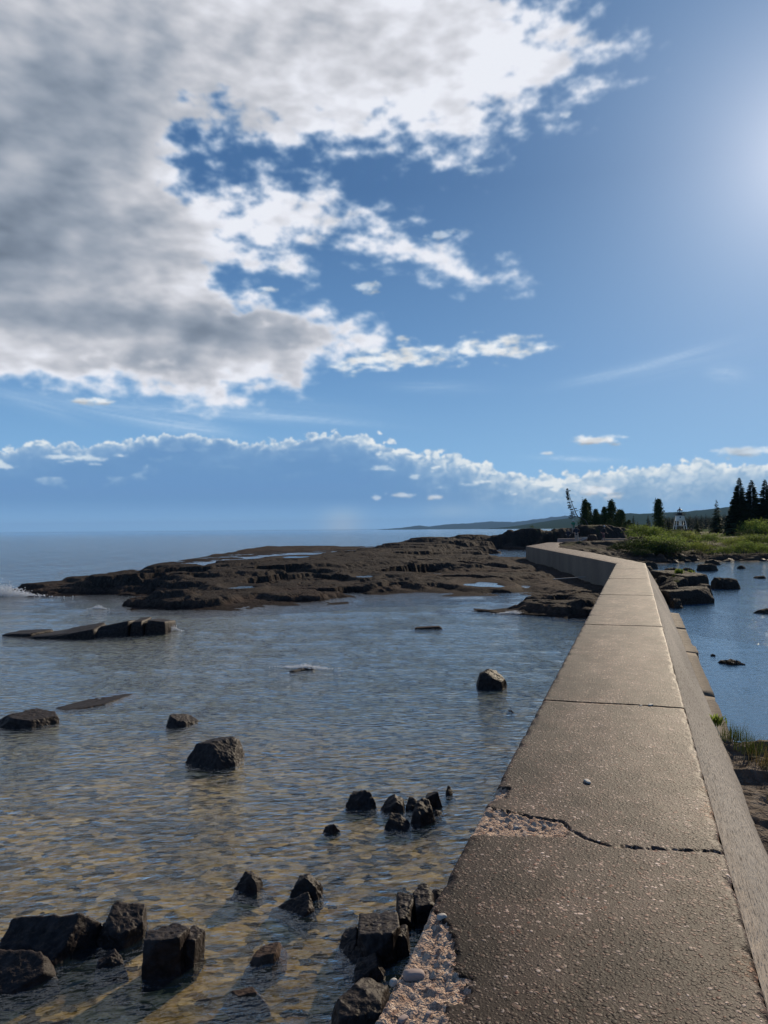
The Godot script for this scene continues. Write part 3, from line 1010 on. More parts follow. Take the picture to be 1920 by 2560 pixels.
# ---------------------------------------------------------------- land on the harbour side
const BANK_H := [13.6,-38,-0.5, 14.5,-41,-0.4, 16,-46,-0.5, 20,-54,-0.5, 26,-60.5,-0.5, 34,-63,-0.5, 60,-58.5,-0.5, 90,-51,-0.5, 112,-45,-0.5, 11,-30,-0.6, 30,-50,-0.8, 60,-45,-1,
	12.4,-39,0.2, 13.3,-44,0.4, 14.5,-50,0.75, 15.3,-58,1.15, 15.9,-66,1.25, 17.2,-62,0.9, 18.7,-60.5,0.4, 20,-62.4,0.2, 15.8,-51,0.1, 17.4,-56.5,0.1, 14.6,-45,0.0,
	18,-40,-0.8, 24,-45,-0.8, 19.5,-48,-0.7, 26,-54,-0.8, 32,-58,-0.8, 40,-59,-0.8, 23,-58,-0.6, 29.5,-62.8,-0.5, 21.6,-60.6,-0.5, 47,-62,-0.7, 75,-56,-0.8, 17,-35,-0.8, 13.6,-35,-0.6, 16.8,-49,-0.6, 18.4,-54.5,-0.6, 25,-62.3,-0.5, 33.5,-64,-0.5, 40,-63.5,-0.6, 60,-60.5,-0.7, 36,-50,-0.9, 12.6,-37,-0.4,
	18.6,-59,0, 21.4,-63.5,0, 25,-65.3,0, 28.7,-66.2,0, 33.2,-66.9,0, 45,-66,0, 60,-63,0, 85,-57,0, 112,-52,0,
	22,-66,0.5, 26,-69,0.6, 32,-70,0.5, 45,-70,0.5, 60,-68,0.5, 85,-63,0.5, 20,-70,1.0, 21.9,-78,1.5, 22.8,-76,1.8, 24.6,-76,1.95, 28,-76,1.6, 35,-80,1.2, 50,-80,1.2, 80,-75,1.2, 112,-70,1.2, 40,-100,1.6, 60,-110,1.7, 60,-140,1.7, 100,-120,1.7, 40,-140,1.6, 110,-200,1.8, 60,-200,1.8, 32,-125,1.6,
	15,-114,0, 17,-113.6,0, 20.5,-112.4,0, 15.2,-116,1.3, 16.6,-116,2.1, 19,-115,2.8, 21.5,-113.8,3.2, 23,-106,3.2, 25.8,-99,3.3, 28.1,-98,3.25, 30.5,-99,2.8, 21.6,-103,0.3, 22.6,-96,0.8, 25,-92.5,1.2, 28,-91.5,1.4, 32,-92,1.4, 20,-90,0.9, 24,-88,1.3, 19,-86,0.4, 17.5,-92,-0.3, 14,-113,-0.4, 16,-110,-0.4, 20,-107,-0.4, 18,-97,-0.4, 14,-118,0.2, 12.5,-116,-0.4,
	15,-125,1.2, 22,-125,2.4, 28,-115,2.9, 14,-135,-0.5, 22,-136,1.2, 19,-150,-0.5, 30,-165,-0.3, 40,-200,-0.2]
var bank_field := {}

func bank_height(x: float, z: float) -> float:
	var wx := rock_mid.get_noise_2d(x + 190.0, z) * 0.8
	var wz := rock_mid.get_noise_2d(x, z + 160.0) * 0.8
	var h := spread_at(bank_field, x + wx, z + wz)
	if z > -108.0:
		h -= 3.0 * smoothstep(0.0, -1.0, x - wall_x(z)) * smoothstep(-108.0, -100.0, z)
	if h < -0.45:
		return h
	h += rock_low.get_noise_2d(x * 1.3, z * 1.3) * 0.2
	h = terraced(h, x, z, 0.42)
	return h + rock_mid.get_noise_2d(x * 1.6, z * 1.6) * 0.10 + rock_fine.get_noise_2d(x * 0.6, z * 0.6) * 0.05

func bank_tint(p: Vector3, n: Vector3) -> Color:
	var c := rock_tint(p, n)
	var inland := smoothstep(30.0, 38.0, p.x) * smoothstep(0.5, 1.0, p.y) * smoothstep(0.6, 0.9, n.y)
	var turf := smoothstep(0.1, 0.35, rock_low.get_noise_2d(p.x * 1.7 + 15.0, p.z * 1.7)) * smoothstep(0.8, 1.2, p.y) * smoothstep(0.7, 0.92, n.y)
	return c.lerp(Color(0.085, 0.095, 0.035), maxf(inland, turf * 0.7))

func build_bank() -> void:
	bank_field = spread(BANK_H, 9.0, -26.0, 1.2, 90, 150)
	var xs := even(11.0, 45.0, 0.16)
	xs.append_array(even(45.6, 112.0, 0.6))
	tag(part("rocky_bank", ground(xs, growing(-36.5, -202.0, 0.0048), bank_height, bank_tint, -0.3), M.shore), "rocky bank with green growth on the far side of the harbour", "bank", "", "structure")
	# a shelf of rock at the foot of the wall, near the camera on the right
	var shelf := func(x: float, z: float) -> float:
		var t := x * 0.951 + z * 0.309
		var s := x * 0.309 - z * 0.951
		var h := 0.16 + 0.06 * (9.0 - s) * 0.4
		h += rock_low.get_noise_2d(x * 2.2, z * 4.5) * 0.20 + rock_mid.get_noise_2d(x * 1.2, z * 2.6) * 0.05
		var step := 0.085
		var q := h + 0.08 * rock_low.get_noise_2d(x * 3.0 + 7.0, z * 7.0)
		var k := floorf(q / step)
		var f := q / step - k
		h = lerpf(h, (k + clampf((f - 0.5) * 9.0 + 0.5, 0.0, 1.0)) * step - (q - h), 0.92)
		h += rock_mid.get_noise_2d(x * 5.0, z * 8.0) * 0.016 + rock_fine.get_noise_2d(x * 3.0, z * 5.0) * 0.012
		h -= 0.9 * smoothstep(11.4, 12.1, s + 0.5 * rock_low.get_noise_2d(x * 5.0, z * 5.0)) + 0.7 * smoothstep(7.0, 9.0, t) + 3.0 * smoothstep(0.9, 0.5, t)
		return h
	var shelf_tint := func(p: Vector3, _n: Vector3) -> Color:
		var t := 0.5 + 0.8 * rock_mid.get_noise_2d(p.x * 1.5, p.z * 2.5)
		return Color(0.125, 0.108, 0.098).lerp(Color(0.23, 0.20, 0.175), clampf(t, 0.0, 1.0)).lerp(Color(0.03, 0.027, 0.026), smoothstep(0.1, 0.02, p.y))
	tag(part("rock_shelf", ground(even(1.0, 10.5, 0.04), even(-1.0, -13.0, 0.04), shelf, shelf_tint, -0.3), M.shore), "layered grey rock shelf at the foot of the wall's sloping side", "rock shelf", "", "structure")

# ---------------------------------------------------------------- far shore: hills and low land
func ridge(called: String, label: String, line: Array, z0: float, depth: float, rough: float, lift: float) -> void:
	var no := fbm(91 + int(depth), 0.004, 5, 0.55)
	var shape := func(x: float, z: float) -> float:
		var az := rad_to_deg(atan2(x, -z0))
		var k := 0
		while k < line.size() - 4 and az > line[k + 2]:
			k += 2
		var e: float = lerpf(line[k + 1], line[k + 3], clampf((az - line[k]) / (line[k + 2] - line[k]), 0.0, 1.0))
		var top := tan(deg_to_rad(e)) * Vector2(x, z0).length() + 3.0
		var u := (z0 - z) / depth          # 0 on the crest, -1 at the shore
		var body := cos(clampf(u, -1.0, 1.0) * PI * 0.5)
		return (top * pow(body, 0.8)) * (1.0 + rough * 0.5 * no.get_noise_2d(x * 0.6, z * 0.6)) + rough * lift * no.get_noise_2d(x * 4.0, z * 4.0) * body - 1.0
	var a: float = tan(deg_to_rad(line[0])) * -z0
	var b: float = tan(deg_to_rad(line[line.size() - 2])) * -z0
	tag(part(called, ground(even(a, b, (b - a) / 420.0), even(z0 + depth, z0 - depth, depth / 16.0), shape, func(_p, _n): return Color.WHITE, -50.0), M.hill), label, "hills", "", "structure")

func build_hills() -> void:
	# azimuth and elevation of the skyline, in degrees
	ridge("far_hills", "pale blue hills farthest along the lake's horizon", [-0.5, 0.0, 1.3, 0.12, 2.6, 0.28, 3.2, 0.18, 4.7, 0.34, 6.3, 0.39, 7.2, 0.48, 8.7, 0.50, 9.2, 0.40, 11.0, 0.62, 13.3, 0.86, 14.3, 0.62, 16.0, 0.7, 24.0, 0.8, 34.0, 0.7], -15000.0, 2500.0, 0.3, 30.0)
	ridge("middle_hills", "blue green wooded ridge behind the lighthouse", [8.8, 0.0, 10.1, 0.16, 11.8, 0.42, 13.5, 0.68, 15.0, 0.85, 16.7, 0.95, 17.4, 0.86, 19.6, 0.97, 21.2, 1.05, 23.0, 1.20, 24.3, 1.28, 27.0, 1.45, 34.0, 1.5, 45.0, 1.3], -5200.0, 1500.0, 0.25, 14.0)
	var no := fbm(95, 0.006, 4)
	var flat := func(x: float, z: float) -> float:
		var edge := x + z * 0.30 + 18.0 * no.get_noise_2d(x * 0.3, z)
		return minf(-1.0 + maxf(edge, -2.0) * 0.05, 1.7 + maxf(-z - 480.0, 0.0) * 0.012) + no.get_noise_2d(x, z) * 0.7
	tag(part("far_land", ground(even(20.0, 1900.0, 12.0), growing(-198.0, -2600.0, 0.03), flat, func(_p, _n): return Color.WHITE, -0.9), M.land), "low green land between harbour and hills", "land", "", "structure")

# ---------------------------------------------------------------- the concrete breakwater
const SPALL := [4.339, -0.90, 4.28, -0.693, 4.229, -0.553, 4.208, -0.384, 4.11, -0.349, 4.0, -0.375, 3.945, -0.639, 3.87, -0.90]
const CHIP := [3.25, -0.95, 3.105, -0.825, 3.041, -0.767, 2.987, -0.718, 2.888, -0.681, 2.79, -0.633, 2.684, -0.622, 2.661, -0.559, 2.599, -0.554, 2.534, -0.576, 2.491, -0.599, 2.394, -0.589, 2.2, -0.60, 1.6, -0.66, 1.2, -0.95]
const NICK := [4.70, -0.90, 4.672, -0.74, 4.51, -0.745, 4.424, -0.79, 4.40, -0.9]
const CRACK := [4.28, -0.693, 4.229, -0.553, 4.208, -0.384, 4.11, -0.349, 4.009, -0.257, 3.963, -0.139, 3.971, -0.013, 3.999, 0.179, 4.03, 0.376, 4.05, 0.6]
var worn_low := FastNoiseLite.new()
var worn_fine := FastNoiseLite.new()

func on_wall(s: float, t: float, y: float) -> Vector3:
	return ALONG * s + ACROSS * t + Vector3(0, y, 0)

# signed distance to a closed outline in (s, t), positive inside
func inside_of(p: Array, x: float, y: float) -> float:
	var n := p.size() / 2
	var best := 1e9
	var within := false
	var ax: float = p[2 * n - 2]
	var ay: float = p[2 * n - 1]
	for k in n:
		var bx: float = p[2 * k]
		var by: float = p[2 * k + 1]
		var ex := bx - ax
		var ey := by - ay
		var t := clampf(((x - ax) * ex + (y - ay) * ey) / (ex * ex + ey * ey), 0.0, 1.0)
		var dx := x - ax - ex * t
		var dy := y - ay - ey * t
		best = minf(best, dx * dx + dy * dy)
		if (by > y) != (ay > y) and x < (ax - bx) * (y - by) / (ay - by) + bx:
			within = not within
		ax = bx
		ay = by
	return sqrt(best) if within else -sqrt(best)

func to_line(p: Array, x: float, y: float) -> float:
	var best := 1e9
	for k in range(0, p.size() - 2, 2):
		var ex: float = p[k + 2] - p[k]
		var ey: float = p[k + 3] - p[k + 1]
		var t := clampf(((x - p[k]) * ex + (y - p[k + 1]) * ey) / (ex * ex + ey * ey), 0.0, 1.0)
		var dx: float = x - p[k] - ex * t
		var dy: float = y - p[k + 1] - ey * t
		best = minf(best, dx * dx + dy * dy)
	return sqrt(best)

# how deep the concrete is broken away at (s, t), and whether it is bare there
func broken_at(s: float, t: float) -> float:
	if s > 5.0 or s < 0.9:
		return 0.0
	var w := worn_fine.get_noise_2d(s * 9.0, t * 9.0) * 0.03 + worn_fine.get_noise_2d(s * 25.0 + 9.0, t * 25.0) * 0.012
	var d := 0.0
	var a := inside_of(CHIP, s, t) + w
	if a > 0.0:
		d = 0.006 + 0.19 * minf(a, 0.22)
	a = inside_of(SPALL, s, t) + w
	if a > 0.0:
		d = maxf(d, 0.005 + 0.13 * minf(a, 0.12))
	a = inside_of(NICK, s, t) + w * 0.6
	if a > 0.0:
		d = maxf(d, 0.015 + 0.35 * minf(a, 0.08))
	return d

func build_wall() -> void:
	worn_low = fbm(101, 0.5, 4)
	worn_fine = fbm(102, 1.0, 3, 0.55)
	var wall := thing("breakwater_wall", Vector3.ZERO, "long weathered concrete breakwater wall with a flat walkway top, its near left edge broken", "sea wall")
	var joints := [-5.0, 1.0, 7.11, 12.82, 18.6, 24.5, 30.2, 35.15]
	for k in joints.size() - 1:
		wall_section(wall, joints[k], joints[k + 1], k)
	far_wall(wall)
	# footing along the harbour side
	var breaks := [11.2, 14.2, 18.9, 20.0, 23.4, 25.2, 27.6]
	for k in breaks.size() - 1:
		var st := started()
		var a: float = breaks[k] + 0.012
		var b: float = breaks[k + 1] - 0.012
		var n := 10
		var y0: float = 0.12 + [0.0, 0.012, 0.02, -0.01, 0.015, 0.0][k]
		for i in n:
			var s0 := lerpf(a, b, float(i) / n)
			var s1 := lerpf(a, b, float(i + 1) / n)
			var o0 := footing_edge(s0)
			var o1 := footing_edge(s1)
			var q := [on_wall(s0, 1.0, y0 + 0.03), on_wall(s1, 1.0, y0 + 0.03), on_wall(s1, o1, y0), on_wall(s0, o0, y0), on_wall(s1, o1 + 0.05, -0.6), on_wall(s0, o0 + 0.05, -0.6)]
			for t in [[0, 1, 2], [0, 2, 3], [3, 2, 4], [3, 4, 5]]:
				for e in t:
					st.set_uv(Vector2(q[e].x, q[e].z) * 0.7)
					st.set_color(Color(0.27, 0.24, 0.22))
					st.add_vertex(q[e])
		for e in [[a, 1.0], [b, -1.0]]:
			var o: float = footing_edge(e[0])
			var q := [on_wall(e[0], 1.0, y0 + 0.03), on_wall(e[0], o, y0), on_wall(e[0], o + 0.05, -0.6), on_wall(e[0], 1.0, -0.6)]
			for t in ([0, 1, 2, 0, 2, 3] if e[1] > 0.0 else [0, 2, 1, 0, 3, 2]):
				st.set_uv(Vector2(q[t].x, q[t].y))
				st.set_color(Color(0.33, 0.28, 0.26))
				st.add_vertex(q[t])
		st.generate_normals()
		part("footing_slab", st.commit(), M.slope, wall)
	# stones that show in the broken concrete, and pebbles lying loose
	for e in [[3.037, -0.759, 0.030, 0.016, 0.5, "pale_stone"], [2.668, -0.770, 0.055, 0.025, 0.1, "pink_stone"], [2.60, -0.825, 0.022, 0.018, 0.8, "pale_stone"], [2.74, -0.66, 0.016, 0.01, 1.4, "pink_stone"], [2.45, -0.66, 0.02, 0.012, 1.0, "pink_stone"], [2.93, -0.74, 0.014, 0.01, 2.0, "pink_stone"], [2.43, -0.74, 0.03, 0.012, 0.9, "pink_stone"], [4.10, -0.62, 0.02, 0.012, 0.4, "pale_stone"], [4.04, -0.74, 0.024, 0.014, 1.2, "pink_stone"], [4.15, -0.48, 0.016, 0.01, 2.2, "pale_stone"]]:
		var o := part("embedded_stone", stone([[1, 0, 0, 1.0], [-1, 0, 0, 1.0], [0, 1, 0, 0.9], [0, -1, 0, 0.9], [0, 0, 1, 0.8], [0, 0, -1, 0.8], [0.7, 0.7, 0, 1.05], [-0.7, 0.6, 0.3, 1.0], [0.3, 0.6, 0.7, 1.0]], 8, 0.06, int(e[0] * 100.0), 5.0), M[e[5]], wall)
		o.position = on_wall(e[0], e[1], WALL_TOP - broken_at(e[0], e[1]) + e[3] * 0.25)
		o.rotation.y = e[4]
		o.scale = Vector3(e[2], e[3], e[2] * 0.62) * 0.72

func footing_edge(s: float) -> float:
	return 1.20 + 0.008 * (s - 11.0) + 0.03 * worn_low.get_noise_2d(s * 3.0, 5.0) + (0.05 if s > 18.9 and s < 20.1 else 0.0)

func wall_section(wall: Node3D, s0: float, s1: float, number: int) -> void:
	# along: fine where the camera sees detail
	var ss := PackedFloat32Array()
	var s := s0
	while s < s1 - 0.004:
		ss.append(s)
		s += 0.013 if s > 2.1 and s < 4.9 else maxf(0.03, s * 0.006)
	ss.append(s1)
	var ts := PackedFloat32Array([-0.825, -0.818, -0.805])
	var n_across := 96 if s0 < 2.0 else 60 if s0 < 8.0 else 24
	for i in n_across + 1:
		ts.append(lerpf(-0.79, 0.355, float(i) / n_across))
	ts.append_array([0.368, 0.38])
	var rows := ss.size()
	var cols := ts.size() + 3          # the left side has three more points
	var v := PackedVector3Array()
	var uv := PackedVector2Array()
	var c := PackedColorArray()
	var bare := PackedByteArray()
	for r in rows + 2:
		var end := -1 if r == 0 else 1 if r == rows + 1 else 0
		var sv: float = ss[clampi(r - 1, 0, rows - 1)]
		for k in cols:
			var t: float = -0.875 if k == 0 else -0.85 if k == 1 else -0.828 if k == 2 else ts[k - 3]
			var y: float = -0.9 if k == 0 else 0.5 if k == 1 else 1.40 if k == 2 else WALL_TOP
			var edge := 0.0
			if k == 3:
				y -= 0.018
			elif k == 4:
				y -= 0.006
			elif k == cols - 1:
				y -= 0.012
			var d := 0.0
			var groove := 0.0
			if k >= 2:
				d = broken_at(sv, t)
				if s0 < 5.0 and s1 > 4.5 and sv > 3.8 and sv < 4.5:
					var cd := to_line(CRACK, sv + worn_fine.get_noise_2d(sv * 12.0, t * 12.0) * 0.025, t)
					groove = 0.02 * exp(-pow(cd / (0.006 + 0.005 * worn_low.get_noise_2d(t * 6.0, 3.0)), 2.0))
				if d > 0.0:
					d += (worn_fine.get_noise_2d(sv * 22.0, t * 22.0) * 0.014 + worn_fine.get_noise_2d(sv * 60.0, t * 60.0) * 0.006)
				y -= d + groove
				y += worn_low.get_noise_2d(sv * 1.2, t * 2.0) * 0.006
				# worn edges
				edge = minf(t + 0.825, 0.38 - t)
				var wide := 0.045 + 0.03 * worn_low.get_noise_2d(sv * 3.0, 50.0)
				if edge < wide and d == 0.0:
					y -= 0.022 * maxf(0.0, worn_fine.get_noise_2d(sv * 4.0, t * 3.0 + (0.0 if t < 0.0 else 40.0)) * 1.8) * (1.0 - edge / wide)
			var jag := 0.005 + 0.022 * absf(worn_fine.get_noise_2d(t * 5.0, s0 * 3.0 if end < 0 else s1 * 3.0))
			var sx := sv
			if r == 0 or r == 1:
				sx += jag
			if r == rows or r == rows + 1:
				sx -= jag
			if end != 0:
				y -= 0.2
			if k < 3 and k > 0:
				t -= d * 0.25 if k == 2 else 0.0
			v.append(on_wall(sx, t, y))
			uv.append(Vector2(sx, t if k > 2 else -0.825 - (WALL_TOP - y)))
			var shade := clampf(0.80 + 0.55 * worn_low.get_noise_2d(sv * 0.9, t * 1.6) + 0.34 * worn_fine.get_noise_2d(sv * 1.6, t * 2.0), 0.32, 1.0)
			shade *= 0.62 + 0.38 * smoothstep(-0.85, -0.35, t + 0.25 * worn_low.get_noise_2d(sv * 1.1, 30.0))
			shade *= [1.0, 1.0, 0.94, 1.04, 0.90, 1.05, 0.97][number]
			if s0 < 2.0 or s1 < 7.5:
				shade *= lerpf(0.86, 1.0, smoothstep(3.7, 4.2, sv))
			var col := Color(shade, shade * 0.96, shade * 0.93)
			var lichen := smoothstep(0.30, 0.5, worn_fine.get_noise_2d(sv * 1.7 + 60.0, t * 3.0)) * smoothstep(0.25, 0.37, t)
			col = col.lerp(Color(shade, shade * 0.58, shade * 0.28), lichen * 0.7)
			c.append(col)
			bare.append(1 if d > 0.0 else 0)
	var whole := PackedInt32Array()
	var broken := PackedInt32Array()
	for r in rows + 1:
		for k in cols - 1:
			var a := r * cols + k
			var q := [a, a + cols, a + 1, a + 1, a + cols, a + cols + 1]
			if bare[a] + bare[a + 1] + bare[a + cols] + bare[a + cols + 1] >= 3:
				broken.append_array(q)
			else:
				whole.append_array(q)
	var all := whole.duplicate()
	all.append_array(broken)
	var n := smooth_normals(v, all)
	if n[(rows / 2) * cols + cols / 2].y < 0.0:
		for a in n.size():
			n[a] = -n[a]
		whole = flipped(whole)
		broken = flipped(broken)
	var o := part("wall_section", array_mesh(v, n, uv, c, whole), M.concrete, wall)
	if broken.size():
		part("broken_edge", array_mesh(v, n, uv, c, broken), M.broken, o)
	# the sloping side towards the harbour
	var profile := [0.38, 1.438, 0.388, 1.41, 0.405, 1.34, 0.47, 1.215, 0.60, 0.985, 0.80, 0.63, 1.0, 0.27, 1.07, 0.13, 1.12, -0.7]
	v = PackedVector3Array()
	uv = PackedVector2Array()
	c = PackedColorArray()
	var idx := PackedInt32Array()
	var m := profile.size() / 2
	var steps := int(maxf(12.0, (s1 - s0) / 0.1))
	for i in steps + 1:
		var sv := lerpf(s0 + 0.006, s1 - 0.006, float(i) / steps)
		var run := 0.0
		for k in m:
			var t: float = profile[2 * k]
			var y: float = profile[2 * k + 1]
			if k > 0:
				run += Vector2(t - profile[2 * k - 2], y - profile[2 * k - 1]).length()
			if k > 1:
				t += worn_low.get_noise_2d(sv * 0.7, y * 3.0) * 0.018
			if k == 1 or k == 2:
				t -= 0.02 * maxf(0.0, worn_fine.get_noise_2d(sv * 2.2, 8.0))
			v.append(on_wall(sv, t, y))
			uv.append(Vector2(sv, run))
			var band := clampf(0.82 + 0.3 * worn_low.get_noise_2d(sv * 0.25, run * 2.6), 0.5, 1.0)
			var col := Color(band, band * 0.975, band * 0.93)
			if k < 4 and sv < 6.5:
				col = col.lerp(Color(0.95, 0.84, 0.72), 0.5 * smoothstep(6.5, 3.0, sv))
			c.append(col)
	for i in steps:
		for k in m - 1:
			var a := i * m + k
			idx.append_array([a, a + m, a + 1, a + 1, a + m, a + m + 1])
	n = smooth_normals(v, idx)
	if n[m * (steps / 2) + 5].y < 0.0:
		for a in n.size():
			n[a] = -n[a]
		idx = flipped(idx)
	part("sloping_side", array_mesh(v, n, uv, c, idx), M.slope, o)

func flipped(idx: PackedInt32Array) -> PackedInt32Array:
	for k in range(0, idx.size(), 3):
		var t := idx[k + 1]
		idx[k + 1] = idx[k + 2]
		idx[k + 2] = t
	return idx

# beyond the bend: left and right edges of the top
const FAR_WALL := [10.07, -33.62, 11.28, -33.4, 10.5, -39.3, 11.95, -39.3, 11.2, -49.5, 13.1, -49.5, 12.05, -62.0, 14.1, -63.0, 12.42, -67.9, 15.3, -67.5, 15.2, -76.3, 17.0, -75.6, 17.65, -84.0, 18.35, -81.0, 22.2, -82.1, 22.2, -79.1, 27.5, -79.6, 27.0, -76.9]
func far_wall(wall: Node3D) -> void:
	var count := FAR_WALL.size() / 4
	for k in count - 1:
		var q := []
		for e in [k, k + 1]:
			q.append(Vector3(FAR_WALL[4 * e], 0, FAR_WALL[4 * e + 1]))
			q.append(Vector3(FAR_WALL[4 * e + 2], 0, FAR_WALL[4 * e + 3]))
		var parts := [[], [], []]
		var steps := 14
		var across := 8
		for face in 3:
			var v := PackedVector3Array()
			var uv := PackedVector2Array()
			var c := PackedColorArray()
			var idx := PackedInt32Array()
			for i in steps + 1:
				var f := lerpf(0.0012, 0.9988, float(i) / steps)
				var l: Vector3 = q[0].lerp(q[2], f)
				var r: Vector3 = q[1].lerp(q[3], f)
				var s: float = f * q[0].distance_to(q[2])
				for j in across + 1:
					var g := float(j) / across
					var p: Vector3
					var w: float
					if face == 0:
						p = l.lerp(r, g) + Vector3(0, WALL_TOP + 0.006 * worn_low.get_noise_2d(l.x * 2.0 + g, l.z) - (0.015 if j == 0 or j == across else 0.0), 0)
						w = g * 1.6
					else:
						var e := l if face == 1 else r
						var out := (l - r).normalized() * (1.0 if face == 1 else -1.0)
						p = e + Vector3(0, lerpf(WALL_TOP - 0.015, -0.7, g), 0) + out * (0.05 * g + 0.012 * worn_low.get_noise_2d(e.z * 2.0, g * 4.0))
						w = g * 2.1
					v.append(p)
					uv.append(Vector2(s + k * 3.3, w))
					var shade := clampf(0.84 + 0.25 * worn_low.get_noise_2d(p.x * 0.9, p.z * 0.9 + p.y * 0.3), 0.5, 1.0)
					c.append(Color(shade, shade * 0.96, shade * 0.93))
			for i in steps:
				for j in across:
					var a := i * (across + 1) + j
					idx.append_array([a, a + across + 1, a + 1, a + 1, a + across + 1, a + across + 2])
			var n := smooth_normals(v, idx)
			var mid := (steps / 2) * (across + 1) + across / 2
			var want: Vector3 = Vector3.UP if face == 0 else (q[0] - q[1]) * (1.0 if face == 1 else -1.0)
			if n[mid].dot(want) < 0.0:
				for a in n.size():
					n[a] = -n[a]
				idx = flipped(idx)
			parts[face] = array_mesh(v, n, uv, c, idx)
		var o := part("wall_section", parts[0], M.concrete, wall)
		part("wall_face", parts[1], M.face, o)
		part("wall_face", parts[2], M.face, o)

# ---------------------------------------------------------------- single rocks
# outline on the water [x, z, ...], height above it in the middle, slope of the top along x and z
func rock_planes(outline: Array, h: float, gx: float, gz: float, lean: float, seed_value: int) -> Array:
	rng.seed = seed_value
	var n := outline.size() / 2
	var cx := 0.0
	var cz := 0.0
	for k in n:
		cx += outline[2 * k] / n
		cz += outline[2 * k + 1] / n
	var planes := []
	var base := -0.12
	for k in n:
		var a := Vector2(outline[2 * k], outline[2 * k + 1])
		var b := Vector2(outline[(2 * k + 2) % (2 * n)], outline[(2 * k + 3) % (2 * n)])
		var e := b - a
		var nn := Vector2(e.y, -e.x).normalized()
		if nn.dot(a - Vector2(cx, cz)) < 0.0:
			nn = -nn
		var tilt := lean + rng.randf_range(-0.08, 0.08)
		var nrm := Vector3(nn.x, tilt, nn.y).normalized()
		planes.append([nrm.x, nrm.y, nrm.z, maxf(0.02, nrm.dot(Vector3(a.x - cx, -base, a.y - cz)))])
	var up := Vector3(-gx, 1, -gz).normalized()
	planes.append([up.x, up.y, up.z, maxf(0.03, (h - base) * up.y)])
	# corners knocked off
	var blocky := lean < 0.1
	for k in (3 if blocky else 6):
		var a := rng.randf() * TAU
		var d := Vector3(cos(a), rng.randf_range(0.5, 1.1) if blocky else rng.randf_range(0.5, 2.4), sin(a)).normalized()
		var far := 0.0
		for j in n:
			far = maxf(far, d.dot(Vector3(outline[2 * j] - cx, h - base, outline[2 * j + 1] - cz)))
		planes.append([d.x, d.y, d.z, maxf(0.03, far * (rng.randf_range(0.80, 0.92) if blocky else rng.randf_range(0.62, 0.86)))])
	planes.append([0, -1, 0, 0.5])
	return [planes, Vector3(cx, base, cz)]

func rock(outline: Array, h: float, gx: float, gz: float, label: String, group: String, material := "wet_rock", parent: Node = null, detail := 22, lean := 0.3) -> Node3D:
	var seed_value := int(absf(outline[0]) * 131.0 + absf(outline[1]) * 57.0) + 3
	var p := rock_planes(outline, h * (0.85 if material == "wet_rock" else 1.0), gx, gz, lean, seed_value)
	var o := part("rock" if parent == null else "rock_block", stone(p[0], detail if group != "broken basalt blocks in the shallows by the camera" and group != "rocks standing in the cove" else 44, {"wet_rock": 0.018, "dry_rock": 0.010}.get(material, 0.055), seed_value, 90.0, 1.6 / maxf(0.3, sqrt(Vector2(outline[0] - outline[4], outline[1] - outline[5]).length()))), M[material], parent)
	o.position = p[1]
	if parent == null:
		tag(o, label, "rock", group)
	return o

